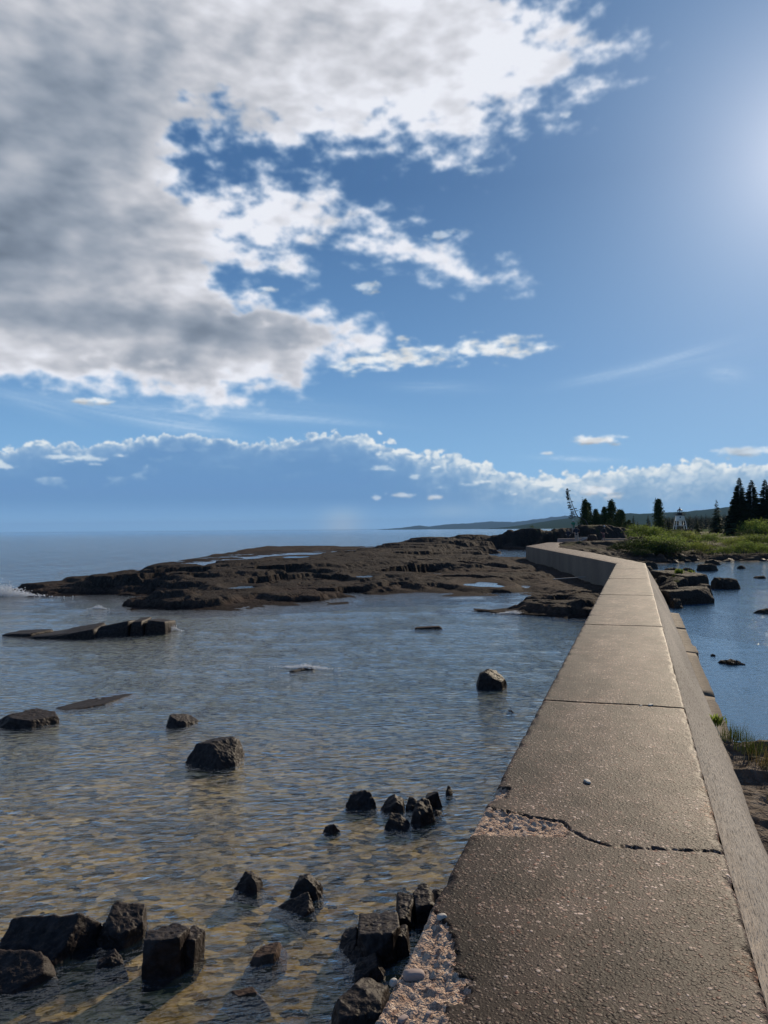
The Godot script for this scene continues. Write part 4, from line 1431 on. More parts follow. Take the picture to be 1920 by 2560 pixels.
func build_rocks() -> void:
	var near := "broken basalt blocks in the shallows by the camera"
	rock([-2.75,-5.40,-2.33,-5.38,-2.2,-5.62,-2.1,-5.80,-2.75,-5.78], 0.18, 0.04, -0.62, "largest dark slab tilted towards the camera in the near left corner", near, "wet_rock", null, 34, 0.06)
	rock([-2.95,-5.08,-2.45,-5.10,-2.22,-5.28,-2.32,-5.39,-2.95,-5.40], 0.09, 0.0, -0.42, "low dark slab awash in front of the largest tilted slab", near, "wet_rock", null, 30, 0.08)
	rock([-2.12,-5.70,-1.9,-5.64,-1.80,-5.78,-1.84,-6.0,-2.12,-6.0], 0.16, -0.1, -0.2, "squarish dark block between the largest tilted slab and the tall cube", near, "wet_rock", null, 30, 0.06)
	rock([-1.66,-5.27,-1.42,-5.36,-1.39,-5.58,-1.52,-5.66,-1.70,-5.54], 0.235, 0.06, 0.12, "tall cube of dark rock with a lit brown top, right of the tilted slabs", near, "wet_rock", null, 34, 0.02)
	rock([-1.47,-5.46,-1.34,-5.40,-1.31,-5.60,-1.42,-5.68], 0.19, -0.1, 0.1, "lower step on the right of the tall dark cube", near, "wet_rock", null, 24, 0.02)
	rock([-2.0,-5.38,-1.82,-5.42,-1.9,-5.55,-2.06,-5.6], 0.07, -0.3, 0.1, "small dark wedge just breaking the water below the squarish block", near)
	rock([-1.28,-6.56,-1.08,-6.48,-1.05,-6.62,-1.18,-6.76], 0.20, -0.7, -0.6, "single sharp dark fin standing alone in the brown shallows", near)
	rock([-0.80,-6.44,-0.57,-6.36,-0.53,-6.50,-0.75,-6.72], 0.20, 0.9, -0.3, "taller pointed rock of the pair in the shallows left of the wall", near, "wet_rock", null, 26)
	rock([-0.92,-6.27,-0.66,-6.08,-0.58,-6.17,-0.63,-6.36,-0.8,-6.42], 0.09, 0.15, 0.0, "low sloping rock at the foot of the pointed one", near)
	rock([-0.22,-5.52,-0.12,-5.38,0.03,-5.42,0.10,-5.60,0.08,-5.98,-0.22,-6.06], 0.17, 0.12, 0.22, "largest block with a wet grey top beside the broken wall edge", near, "wet_rock", null, 34, 0.05)
	rock([0.05,-5.50,0.15,-5.53,0.16,-5.72,0.07,-5.74], 0.15, 0.1, 0.1, "small upright block with a lit top, against the largest wet topped block", near, "wet_rock", null, 24, 0.04)
	rock([0.08,-5.84,0.18,-5.88,0.22,-6.26,0.07,-6.28], 0.11, 0.1, 0.0, "narrow upright slab behind the largest wet topped block", near, "wet_rock", null, 22, 0.04)
	rock([0.22,-5.98,0.37,-6.02,0.37,-6.30,0.26,-6.42,0.20,-6.3], 0.13, 0.1, 0.0, "square dark block nearest the wall, behind the narrow slab", near, "wet_rock", null, 24, 0.05)
	rock([0.38,-6.18,0.50,-6.24,0.48,-6.52,0.37,-6.5], 0.08, 0.0, 0.0, "small block half hidden by the wall's edge", near)
	rock([-0.36,-5.58,-0.22,-5.48,-0.20,-5.75,-0.32,-5.88], 0.09, 0.2, 0.0, "low block on the open water side of the largest wet topped block", near)
	rock([-0.26,-5.42,-0.06,-5.46,-0.05,-5.57,-0.16,-5.68,-0.28,-5.58], 0.10, 0.1, 0.2, "small leaning rock in front of the wet topped block", near)
	rock([-0.24,-5.22,-0.03,-5.24,-0.03,-5.40,-0.22,-5.42], 0.12, 0.1, 0.1, "flat stepped rock between the small leaning rock and the ribbed boulder", near)
	rock([-0.32,-4.60,0.0,-4.60,0.01,-5.08,-0.18,-5.16,-0.36,-4.95], 0.20, 0.1, -0.2, "rounded boulder crossed by dark cracks, nearest the broken wall corner", near, "wet_rock", null, 34)
	rock([-0.98,-5.40,-0.85,-5.34,-0.76,-5.50,-0.78,-5.78,-0.9,-5.7], 0.035, 0.2, 0.1, "reddish flat rock just under the ripples in the middle of the near shallows", near, "dry_rock")
	rock([-1.08,-5.15,-0.93,-5.0,-0.8,-5.08,-0.88,-5.24], 0.012, 0.0, 0.0, "reddish rock barely awash at the lower edge of the near shallows", near, "dry_rock")
	var mid := "rocks standing in the cove"
	rock([-0.63,-7.80,-0.53,-7.73,-0.47,-7.80,-0.55,-7.92], 0.09, 0.1, 0.0, "very small dark rock alone between the fin and the rock cluster", mid)
	rock([-2.62,-10.12,-2.1,-9.84,-1.92,-9.98,-1.90,-10.5,-2.4,-10.62], 0.30, 0.14, 0.1, "big lone wedge shaped boulder in the middle of the cove", mid, "wet_rock", null, 34)
	rock([-6.1,-12.0,-5.45,-11.95,-5.2,-12.4,-5.5,-12.9,-6.1,-12.7], 0.15, -0.1, 0.0, "low wet slab at the left edge of the cove with a ridge trailing behind", mid)
	rock([-5.6,-12.7,-4.9,-13.6,-4.5,-14.9,-5.0,-14.8,-5.7,-13.6], 0.004, 0.0, 0.0, "long ridge of rock barely above water behind the low wet slab", mid)
	rock([-3.36,-11.9,-3.14,-11.9,-2.95,-12.3,-3.2,-12.6,-3.45,-12.3], 0.11, -0.35, 0.0, "small pointed rock behind the lone wedge boulder", mid)
	rock([-0.45,-8.46,-0.2,-8.33,-0.11,-8.45,-0.2,-8.7,-0.4,-8.65], 0.17, 0.3, 0.0, "triangular rock left of the rock cluster by the wall", mid)
	rock([-0.08,-8.30,0.19,-8.28,0.20,-8.5,0.0,-8.6], 0.14, 0.05, 0.0, "flat topped rock at the back left of the cluster", mid)
	rock([0.40,-8.34,0.6,-8.4,0.58,-8.65,0.42,-8.6], 0.17, 0.1, 0.0, "squarish rock at the back right of the cluster", mid)
	rock([0.24,-7.95,0.34,-7.86,0.5,-8.0,0.48,-8.2,0.28,-8.22], 0.27, 0.0, 0.1, "tallest shiny rock in the middle of the cluster", mid, "wet_rock", null, 26)
	rock([-0.02,-7.84,0.22,-7.76,0.24,-7.95,0.02,-8.02], 0.14, 0.0, 0.1, "dark square rock at the front left of the cluster", mid)
	rock([0.5,-8.12,0.6,-8.12,0.58,-8.26,0.5,-8.26], 0.07, 0.0, 0.0, "smallest rock on the wall side of the cluster", mid)
	rock([0.67,-8.8,0.75,-8.79,0.75,-8.92,0.68,-8.92], 0.08, 0.0, 0.0, "tiny rock standing off behind the cluster", mid)
	rock([0.2,-8.35,0.36,-8.33,0.36,-8.5,0.22,-8.56], 0.14, 0.0, 0.0, "middle rock in the back row of the cluster", mid)
	rock([1.72,-14.6,2.18,-14.55,2.32,-14.8,2.2,-15.1,1.75,-15.0], 0.36, -0.1, 0.0, "rounded dark rock near the wall halfway along the cove", mid)
	rock([1.97,-12.66,2.08,-12.62,2.1,-12.75,2.0,-12.8], 0.05, 0.0, 0.0, "rock tip just showing near the wall, closer than the rounded one", mid)
	rock([0.7,-23.2,1.9,-23.38,1.95,-23.6,0.8,-23.55], 0.06, 0.03, 0.0, "thin strip of rock awash far out in the cove", mid, "dry_rock")
	rock([-2.1,-16.2,-1.5,-17.0,-1.4,-17.2,-2.0,-16.8], 0.03, 0.0, 0.0, "rock awash under a small breaking wave in the cove", mid)
	# the reef off the point
	var reef := thing("reef", Vector3.ZERO, "tilted reef of dark columnar rock standing off the left end of the point", "reef")
	for e in [[[-10.4,-22.0,-8.7,-21.9,-7.3,-22.7,-7.2,-24.2,-8.5,-24.4,-10.8,-23.4], 0.14, 0.07, 0.03], [[-9.5,-21.85,-8.3,-22.05,-8.1,-23.0,-9.3,-23.1], 0.24, 0.16, -0.1], [[-8.3,-22.35,-7.5,-22.55,-7.4,-23.6,-8.4,-23.6], 0.36, 0.2, 0.05], [[-7.45,-22.6,-7.1,-22.68,-7.05,-23.6,-7.45,-23.7], 0.46, 0.05, -0.05], [[-7.05,-22.75,-6.5,-22.95,-6.4,-23.8,-7.0,-23.9], 0.40, -0.12, 0.05], [[-11.2,-22.6,-10.2,-22.3,-9.9,-23.3,-11.0,-23.6], 0.10, 0.05, 0.0]]:
		rock(e[0], e[1], e[2], e[3], "", "", "wet_rock", reef, 20, 0.06)
	# harbour side
	var right := "rocks in the harbour"
	rock([15.85,-37.2,16.3,-36.9,17.0,-37.1,17.35,-37.8,16.8,-38.4,16.0,-38.2], 0.50, -0.05, 0.0, "large lone boulder in the harbour water", right, "grey_rock", null, 30, 0.3)
	rock([15.4,-37.5,15.7,-37.4,15.75,-37.7,15.5,-37.8], 0.18, 0.0, 0.0, "small rock on the wall side of the large lone harbour boulder", right, "grey_rock")
	rock([10.95,-29.7,12.95,-30.4,13.15,-32.6,11.3,-33.4], 0.50, 0.06, 0.05, "dark undercut block rising from the harbour beside the wall", right, "grey_rock", null, 34, 0.02)
	rock([12.9,-33.2,14.4,-34.2,14.7,-37.8,12.9,-38.4], 0.88, 0.0, 0.0, "tallest block of the rock mass beside the wall, grass on its top", right, "grey_rock", null, 34, 0.08)
	rock([11.9,-32.6,13.1,-33.0,13.2,-36.0,11.9,-36.4], 0.78, 0.0, 0.02, "rounded block in the middle of the rock mass beside the wall", right, "grey_rock", null, 28, 0.2)
	rock([13.0,-32.2,13.95,-32.9,14.1,-34.2,13.0,-34.2], 0.55, -0.1, 0.0, "lower sloping block between the undercut block and the tallest one", right, "grey_rock", null, 26, 0.25)
	rock([11.3,-33.6,12.1,-33.4,12.6,-38.6,11.9,-39.0], 0.66, 0.0, 0.0, "long low slab lying against the foot of the wall", right, "grey_rock", null, 26, 0.25)
	rock([10.55,-28.4,11.0,-28.5,11.1,-29.3,10.8,-29.5], 0.30, 0.0, 0.0, "small block wedged between the wall footing and the undercut block", right, "grey_rock")
	rock([12.6,-39.0,13.6,-38.6,13.9,-40.6,12.8,-41.0], 0.75, 0.0, 0.0, "dark rock behind the rock mass, close to the bend of the wall", right, "grey_rock", null, 22, 0.2)
	rock([11.0,-31.2,11.9,-31.0,12.2,-32.2,11.3,-32.6], 0.72, 0.05, 0.1, "cracked block lying on the back of the undercut block", right, "grey_rock", null, 24, 0.15)
	rock([13.3,-35.4,14.2,-35.6,14.3,-36.8,13.4,-36.9], 1.0, -0.1, 0.1, "small raised block on the crown of the tallest block", right, "grey_rock", null, 22, 0.3)
	rock([12.0,-34.2,12.9,-34.4,12.8,-35.4,12.1,-35.4], 0.95, 0.1, -0.1, "wedge shaped stone between the rounded block and the tallest one", right, "grey_rock", null, 22, 0.35)
	rock([14.3,-35.2,14.9,-35.6,14.9,-36.6,14.4,-36.6], 0.42, -0.3, 0.0, "low stone at the water on the outer side of the tallest block", right, "grey_rock", null, 20, 0.3)
	rock([7.3,-17.15,7.55,-16.72,7.88,-16.85,7.6,-17.3], 0.05, 0.0, 0.0, "flat rock just above the calm water near the wall footing", right, "grey_rock")
	rock([12.7,-26.8,13.2,-26.45,14.0,-26.7,13.4,-27.3], 0.13, 0.0, 0.0, "flat rock at the right edge of the harbour", right, "grey_rock")
	rock([7.55,-18.0,7.65,-17.95,7.68,-18.1,7.58,-18.12], 0.05, 0.0, 0.0, "tiny rock tip behind the flat rock near the footing", right, "grey_rock")
	for e in [[22.0, -53.0, 1.6, 0.45, "low dark rock with water all round, near the far shore beyond the rock mass"], [17.6, -47.5, 1.3, 0.5, "jagged rock beyond the grass topped block"], [19.6, -50.0, 1.0, 0.35, "small jagged rock right of the jagged one"], [25.3, -55.0, 0.7, 0.22, "little rock farther out towards the right of the harbour"], [21.6, -44.6, 0.8, 0.12, "flat sliver of rock in the middle of the harbour"], [25.8, -61.0, 1.5, 0.4, "dark rock just off the far harbour shore"], [16.2, -48.5, 1.5, 0.55, "rock between the wall bend and the far shore"], [19.0, -56.0, 1.6, 0.5, "rock closest to the far shore, left of the others"]]:
		var x: float = e[0]
		var z: float = e[1]
		var w: float = e[2] * 0.5
		rock([x - w, z + w * 0.5, x + w * 0.2, z + w * 0.8, x + w, z + w * 0.1, x + w * 0.5, z - w * 0.7, x - w * 0.6, z - w * 0.6], e[3], 0.08, 0.0, e[4], right, "grey_rock", null, 16, 0.3)
	# boulders along the far shore
	rng.seed = 19
	var first: Node3D = null
	for k in 90:
		var x := 20.0 + k * 0.38 + rng.randf_range(-0.5, 0.5)
		var z := -64.4 - smoothstep(20.0, 32.0, x) * 2.0 + rng.randf_range(-2.4, 0.9)
		var s := 0.16 + 0.62 * pow(rng.randf(), 2.6)
		if k < 3:
			var o := rock([-0.8,0.4,0.1,0.7,0.9,0.2,0.5,-0.6,-0.6,-0.5], 0.55, 0.1, 0.0, ["grey", "brown", "black"][k] + " boulder on the far harbour shore, nearest the wall's bend", "boulders along the far harbour shore", ["grey_rock", "dry_rock", "wet_rock"][k], null, 10 + k, 0.3)
			o.set_meta("seen", k)
			shore_stones.append(o)
			o.position = Vector3(x, -0.05, z)
			o.scale = Vector3.ONE * s
		else:
			var c := copy_of(shore_stones[k % 3], "rock", "%s %s boulder on the far harbour shore, %s" % ["big" if s > 0.5 else "middling" if s > 0.3 else "small", ["grey", "brown", "black"][k % 3], "below the dark bushes by the wall" if x < 27.0 else "below the middle of the thicket" if x < 38.0 else "below the thicket towards the tall dark trees"])
			c.position = Vector3(x, maxf(-0.1, bank_height(x, z)) - 0.06, z)
			c.rotation = Vector3(rng.randf_range(-0.4, 0.4), rng.randf() * TAU, rng.randf_range(-0.4, 0.4))
			c.scale = Vector3(s, s * rng.randf_range(0.6, 1.1), s)

var shore_stones := []

# ---------------------------------------------------------------- plants
# leaf-sized faces gathered in clumps through a crown
func leafy(clumps: int, leaves: int, size: Vector3, leaf: float, seed_value: int, hollow := 0.35, upright := 0.0) -> ArrayMesh:
	rng.seed = seed_value
	var v := PackedVector3Array()
	var n := PackedVector3Array()
	var c := PackedColorArray()
	var idx := PackedInt32Array()
	for k in clumps:
		var d := Vector3(rng.randfn(), rng.randfn(), rng.randfn()).normalized()
		var r := lerpf(hollow, 1.0, sqrt(rng.randf())) * rng.randf_range(0.85, 1.12)
		d.y = absf(d.y) if rng.randf() < 0.75 else d.y
		var q := d * r * size
		var tone := rng.randf_range(0.35, 1.0)
		var spread_by := rng.randf_range(0.12, 0.26)
		for j in leaves:
			var o := q + Vector3(rng.randfn(), rng.randfn() * 0.8, rng.randfn()) * size * spread_by
			var a := Vector3(rng.randfn(), rng.randfn() + upright, rng.randfn()).normalized()
			var b := a.cross(Vector3(rng.randfn(), rng.randfn(), rng.randfn())).normalized()
			var l := leaf * rng.randf_range(0.6, 1.3)
			var w := l * 0.42
			var at := v.size()
			v.append_array([o - a * l * 0.5, o + b * w * 0.5, o + a * l * 0.5, o - b * w * 0.5])
			var f := a.cross(b)
			var turned := f.dot(d + Vector3(0, 0.4, 0)) < 0.0
			if turned:
				f = -f
			f = (f + d * 0.4).normalized()
			var t := tone * rng.randf_range(0.75, 1.0)
			var col := Color(t, t, t * rng.randf_range(0.7, 1.0))
			for e in 4:
				n.append(f)
				c.append(col)
			idx.append_array([at, at + 2, at + 1, at, at + 3, at + 2] if turned else [at, at + 1, at + 2, at, at + 2, at + 3])
	return array_mesh(v, n, PackedVector2Array(), c, idx)

# a spruce of unit height: whorls of drooping boughs, each a fan of needle sprays
func spruce_crown(seed_value: int, radius: float, whorls: int, per: int, bare: float, gap: float, one_side := 0.0) -> ArrayMesh:
	rng.seed = seed_value
	var v := PackedVector3Array()
	var n := PackedVector3Array()
	var c := PackedColorArray()
	var idx := PackedInt32Array()
	for k in whorls:
		var t := float(k) / whorls
		var y := lerpf(bare, 0.985, t)
		for j in per:
			if rng.randf() < gap:
				continue
			var a := rng.randf() * TAU
			var l := radius * (pow(1.0 - t, 0.9) * 0.95 + 0.05) * rng.randf_range(0.65, 1.15)
			if one_side > 0.0:
				l *= lerpf(1.0, 0.22, clampf(one_side * (0.5 + 0.5 * cos(a)), 0.0, 1.0))
			var out := Vector3(cos(a), 0, sin(a))
			var side := Vector3(-sin(a), 0, cos(a))
			var droop := lerpf(0.42, -0.15, t) + rng.randf_range(-0.1, 0.1)
			var yy := y + rng.randf_range(-0.5, 0.5) / whorls
			var tone := rng.randf_range(0.55, 1.0)
			for s in 5:
				var u0 := 0.12 + s * 0.17
				var u1 := u0 + 0.30
				var w := l * 0.27 * (1.15 - u0 * 0.8) * rng.randf_range(0.8, 1.2)
				var p0 := Vector3(0, yy - droop * l * u0 * (1.1 - 0.5 * u0), 0) + out * l * u0
				var p1 := Vector3(0, yy - droop * l * u1 * (1.1 - 0.5 * u1) - l * 0.03, 0) + out * l * minf(u1, 1.05)
				for e in [-1.0, 1.0]:
					var at := v.size()
					var tip: Vector3 = p1 + side * w * e + Vector3(0, -l * 0.06 * rng.randf(), 0)
					v.append_array([p0, p1, tip])
					var f: Vector3 = (Vector3(0, 1, 0) + out * 0.5 + side * e * 0.3).normalized()
					var col := Color(tone, tone, tone) * rng.randf_range(0.8, 1.0)
					for q in 3:
						n.append(f)
						c.append(col)
					idx.append_array([at, at + 1, at + 2] if e > 0.0 else [at, at + 2, at + 1])
				# hanging twigs under the bough
				var at2 := v.size()
				v.append_array([p0, p1, (p0 + p1) * 0.5 + Vector3(0, -l * 0.13 - 0.006, 0) + side * rng.randf_range(-0.3, 0.3) * w])
				for q in 3:
					n.append((out + Vector3(0, 0.3, 0)).normalized())
					c.append(Color(tone, tone, tone) * 0.85)
				idx.append_array([at2, at2 + 1, at2 + 2])
	return array_mesh(v, n, PackedVector2Array(), c, idx)

func trunk_mesh(height: float, r: float) -> ArrayMesh:
	var st := started()
	for k in 4:
		bar(st, Vector3(0, height * k / 4.0, 0), Vector3(0, height * (k + 1) / 4.0, 0), r * (1.0 - k / 4.3), r * (1.0 - (k + 1) / 4.3), 7)
	return st.commit()

func spruce(at: Vector3, height: float, seed_value: int, radius: float, label: String, called := "spruce_tree", group := "", per := 9, gap := 0.08) -> Node3D:
	var o := thing(called, at, label, "tree", group)
	part("trunk", trunk_mesh(height * 0.98, height * 0.014), M.bark, o)
	var crown := part("crown", spruce_crown(seed_value, radius, int(22 + height * 1.6), per, 0.05, gap), M.needles, o)
	crown.scale = Vector3.ONE * height
	return o

func cedar(at: Vector3, height: float, width: float, seed_value: int, label: String, group: String) -> Node3D:
	var o := thing("cedar_tree", at, label, "tree", group)
	part("trunk", trunk_mesh(height * 0.95, height * 0.018), M.bark, o)
	rng.seed = seed_value
	# a ragged column: clumps get smaller towards the top
	var v := PackedVector3Array()
	var n := PackedVector3Array()
	var c := PackedColorArray()
	var idx := PackedInt32Array()
	for k in 300:
		var t := pow(rng.randf(), 0.85)
		var a := rng.randf() * TAU
		var reach := width * 0.5 * (pow(1.0 - t, 0.95) * 1.15 + 0.07) * (0.7 + 0.4 * sin(a * 2.0 + seed_value) * sin(t * 9.0 + seed_value))
		var r := reach * sqrt(rng.randf()) * 1.1
		var q := Vector3(cos(a) * r, height * (0.04 + t * 0.94), sin(a) * r)
		var tone := rng.randf_range(0.5, 1.0)
		for j in 16:
			var s := height * lerpf(0.055, 0.03, t)
			var o2 := q + Vector3(rng.randfn(), rng.randfn() * 1.1, rng.randfn()) * s
			var d := (Vector3(cos(a), 0.9, sin(a)) + Vector3(rng.randfn(), rng.randfn(), rng.randfn()) * 0.6).normalized()
			var b := d.cross(Vector3(rng.randfn(), rng.randfn(), rng.randfn())).normalized()
			var l := height * rng.randf_range(0.03, 0.06)
			var k0 := v.size()
			v.append_array([o2, o2 + d * l * 0.6 + b * l * 0.22, o2 + d * l, o2 + d * l * 0.6 - b * l * 0.22])
			var f := d.cross(b)
			var turned := f.dot(Vector3(cos(a), 0.5, sin(a))) < 0.0
			f = ((-f if turned else f) + Vector3(cos(a), 0.5, sin(a)) * 0.7).normalized()
			var t2 := tone * rng.randf_range(0.75, 1.0)
			for e in 4:
				n.append(f)
				c.append(Color(t2, t2, t2 * 0.9))
			idx.append_array([k0, k0 + 2, k0 + 1, k0, k0 + 3, k0 + 2] if turned else [k0, k0 + 1, k0 + 2, k0, k0 + 2, k0 + 3])
	part("crown", array_mesh(v, n, PackedVector2Array(), c, idx), M.cedar, o)
	return o

func build_trees() -> void:
	# the leaning, wind-shorn spruce on the outcrop
	var lean := thing("leaning_spruce", Vector3(26.3, 3.2, -100.4), "nearly bare spruce that leans out and turns upright above the rocky outcrop", "tree")
	var st := started()
	var line := [Vector3(0.2, 0.0, 0), Vector3(-0.2, 0.75, 0), Vector3(-0.75, 1.05, 0.02), Vector3(-1.15, 1.25, 0.03), Vector3(-1.45, 1.8, 0.03), Vector3(-1.75, 2.6, 0.02), Vector3(-2.05, 3.5, 0.0), Vector3(-2.25, 4.2, 0.0), Vector3(-2.36, 4.95, 0.0)]
	for k in line.size() - 1:
		bar(st, line[k], line[k + 1], lerpf(0.085, 0.012, k / 8.0), lerpf(0.085, 0.012, (k + 1) / 8.0), 7)
	part("trunk", st.commit(), M.bark, lean)
	rng.seed = 5
	var v := PackedVector3Array()
	var n := PackedVector3Array()
	var c := PackedColorArray()
	var idx := PackedInt32Array()
	st = started()
	for k in 46:
		var f := k / 45.0
		var u := lerpf(3.0, 7.95, f)
		var p: Vector3 = line[int(u)].lerp(line[int(u) + 1], u - int(u))
		var to_left := rng.randf() < 0.82
		var l := lerpf(1.05, 0.14, pow(f, 0.75)) * rng.randf_range(0.6, 1.1) * (1.0 if to_left else 0.45)
		var dir := Vector3(-1.0 if to_left else 1.0, rng.randf_range(-0.25, 0.1), rng.randf_range(-0.5, 0.5)).normalized()
		bar(st, p, p + dir * l, 0.014, 0.004, 4)
		if rng.randf() < 0.16 and f < 0.6:
			continue
		for j in 16:
			var w := rng.randf_range(0.25, 1.05)
			var q := p + dir * l * w + Vector3(rng.randfn(), rng.randfn() * 0.6, rng.randfn()) * 0.035
			var d := (dir + Vector3(rng.randfn() * 0.5, -0.45 + rng.randfn() * 0.3, rng.randfn() * 0.5)).normalized()
			var b := d.cross(Vector3(0.1, 0.3, 1)).normalized()
			var at := v.size()
			var ll := 0.13 * rng.randf_range(0.7, 1.4)
			v.append_array([q, q + d * ll + b * 0.035, q + d * ll * 1.1 - b * 0.035])
			for e in 3:
				n.append(Vector3(-0.2, 0.9, 0.3).normalized())
				c.append(Color(1, 1, 1) * rng.randf_range(0.5, 0.95))
			idx.append_array([at, at + 1, at + 2])
	part("bough", st.commit(), M.dead_wood, lean)
	part("crown", array_mesh(v, n, PackedVector2Array(), c, idx), M.needles, lean)
	# the clump behind the people
	var g := "evergreens on the rocky outcrop"
	cedar(Vector3(26.5, 2.9, -102.0), 3.7, 1.5, 11, "ragged evergreen at the left end of the clump, beside the leaning spruce", g)
	cedar(Vector3(27.5, 2.8, -104.0), 3.4, 1.5, 12, "second ragged evergreen of the clump, top bent to the side", g)
	cedar(Vector3(28.8, 2.6, -104.5), 2.4, 1.9, 13, "low bushy evergreen in the dip of the clump", g)
	cedar(Vector3(30.2, 2.5, -106.0), 3.2, 2.0, 14, "bushy evergreen left of the tallest one in the clump", g)
	cedar(Vector3(31.6, 2.4, -107.5), 4.3, 2.4, 15, "tallest broad evergreen of the clump on the outcrop", g)
	cedar(Vector3(33.0, 2.2, -108.5), 3.2, 2.1, 16, "evergreen sloping down on the right of the tallest one", g)
	cedar(Vector3(34.5, 2.0, -109.0), 2.0, 2.0, 17, "lowest evergreen at the right end of the clump", g)
	cedar(Vector3(29.6, 2.4, -101.5), 1.7, 2.2, 18, "low dark evergreen in front of the clump, right of the walkers", g)
	cedar(Vector3(31.4, 2.1, -100.5), 1.6, 2.6, 19, "spreading low evergreen in front of the tallest one", g)
	# single spruces along the bank
	spruce(Vector3(41.6, 1.6, -129.0), 3.5, 21, 0.24, "small dark spruce between the clump and the lighthouse")
	spruce(Vector3(43.6, 1.7, -133.0), 2.4, 22, 0.30, "lowest spruce right of the small dark one")
	spruce(Vector3(47.8, 1.7, -140.0), 3.6, 23, 0.26, "slim spruce just left of the tall ragged one")
	cedar(Vector3(40.8, 1.8, -115.0), 5.2, 1.7, 24, "tall narrow ragged evergreen left of the lighthouse", "")
	spruce(Vector3(43.4, 1.7, -118.0), 2.9, 25, 0.34, "small drooping spruce against the tall ragged evergreen")
	spruce(Vector3(44.5, 1.6, -110.0), 2.6, 32, 0.24, "young spruce in front of the lighthouse legs")
	spruce(Vector3(64.5, 1.7, -150.0), 6.7, 26, 0.24, "single well shaped spruce between the lighthouse and the tall dark trees")
	spruce(Vector3(37.6, 1.4, -104.0), 1.7, 33, 0.26, "tiny spruce at the right foot of the clump")
	var big := "tall dark spruces at the right edge"
	spruce(Vector3(55.2, 1.6, -120.0), 9.2, 27, 0.27, "leftmost and tallest of the tall dark spruces at the right edge", "spruce_tree", big, 22, 0.02)
	spruce(Vector3(57.6, 1.6, -121.0), 8.9, 28, 0.29, "second of the tall dark spruces, close against the tallest", "spruce_tree", big, 22, 0.02)
	spruce(Vector3(60.2, 1.6, -122.0), 9.0, 29, 0.29, "third of the tall dark spruces, cut by the frame's edge", "spruce_tree", big, 22, 0.02)
	spruce(Vector3(63.0, 1.6, -123.0), 8.6, 30, 0.24, "tall dark spruce beyond the others, just past the frame", "spruce_tree", big, 12, 0.02)
	spruce(Vector3(59.0, 1.6, -119.0), 5.4, 31, 0.34, "shorter broad spruce filling the gap below the tall dark ones", "spruce_tree", big, 22, 0.02)
	spruce(Vector3(56.4, 1.6, -123.5), 7.6, 34, 0.30, "dark spruce standing behind the two leftmost tall ones", "spruce_tree", big, 22, 0.02)
	spruce(Vector3(61.8, 1.6, -120.0), 7.2, 35, 0.30, "broad dark spruce at the frame's edge, lower than the tallest", "spruce_tree", big, 22, 0.02)
	spruce(Vector3(55.8, 1.6, -117.5), 4.2, 36, 0.36, "low dark spruce at the left foot of the tall dark trees", "spruce_tree", big, 18, 0.02)
	cedar(Vector3(28.2, 2.7, -103.0), 2.7, 1.8, 37, "evergreen between the two left ones of the clump, a little lower", g)
	cedar(Vector3(32.4, 2.3, -105.5), 3.0, 2.2, 38, "evergreen in front of the tallest broad one, to its right", g)
	cedar(Vector3(35.6, 1.8, -106.0), 1.5, 2.2, 39, "low spreading evergreen past the right end of the clump", g)
	# leafy thicket
	var kinds := []
	for k in 4:
		var m := leafy(64, 46, Vector3(1.25, 0.95, 1.2), 0.125, 200 + k, 0.3, 0.6)
		kinds.append(m)
	rng.seed = 77
	var spots := []
	for k in 46:
		var x := 25.0 + (k % 23) * 1.75 + rng.randf_range(-0.6, 0.6)
		var z: float = (-70.6 if k < 23 else -75.5) - (x - 25.0) * (0.0 if k < 23 else 0.08) + rng.randf_range(-1.0, 1.0)
		spots.append([x, z, rng.randf_range(0.75, 1.15) * (1.0 if k < 23 else 1.2), k % 4])
	for k in 24:
		var x := 40.0 + k * 1.7 + rng.randf_range(-0.6, 0.6)
		spots.append([x, -86.0 - k * 0.4 + rng.randf_range(-2.0, 2.0), rng.randf_range(0.9, 1.35) * lerpf(0.55, 1.0, smoothstep(43.0, 52.0, x)), (k + 1) % 4])
	var bright: Array = []
	for e in spots:
		var pick := rng.randf()
		var tint: int = 0 if pick < 0.14 else 1 if pick < 0.40 else 2 if pick < 0.74 else 3
		var where := "at its left end" if e[0] < 32.0 else "in its middle, below the lighthouse" if e[0] < 42.0 else "below the single spruce" if e[0] < 50.0 else "towards the tall dark spruces"
		var row := "front row" if e[1] > -73.3 else "second row" if e[1] > -83.0 else "back row"
		bush(e[0], e[1], e[2], kinds[e[3]], ["dark_leaves", "mid_leaves", "leaves", "fresh_leaves"][tint], "%s bush, %s of the thicket, %s" % [["dark green", "mid green", "bright green", "yellow green"][tint], row, where], "bushes in the thicket on the far bank")
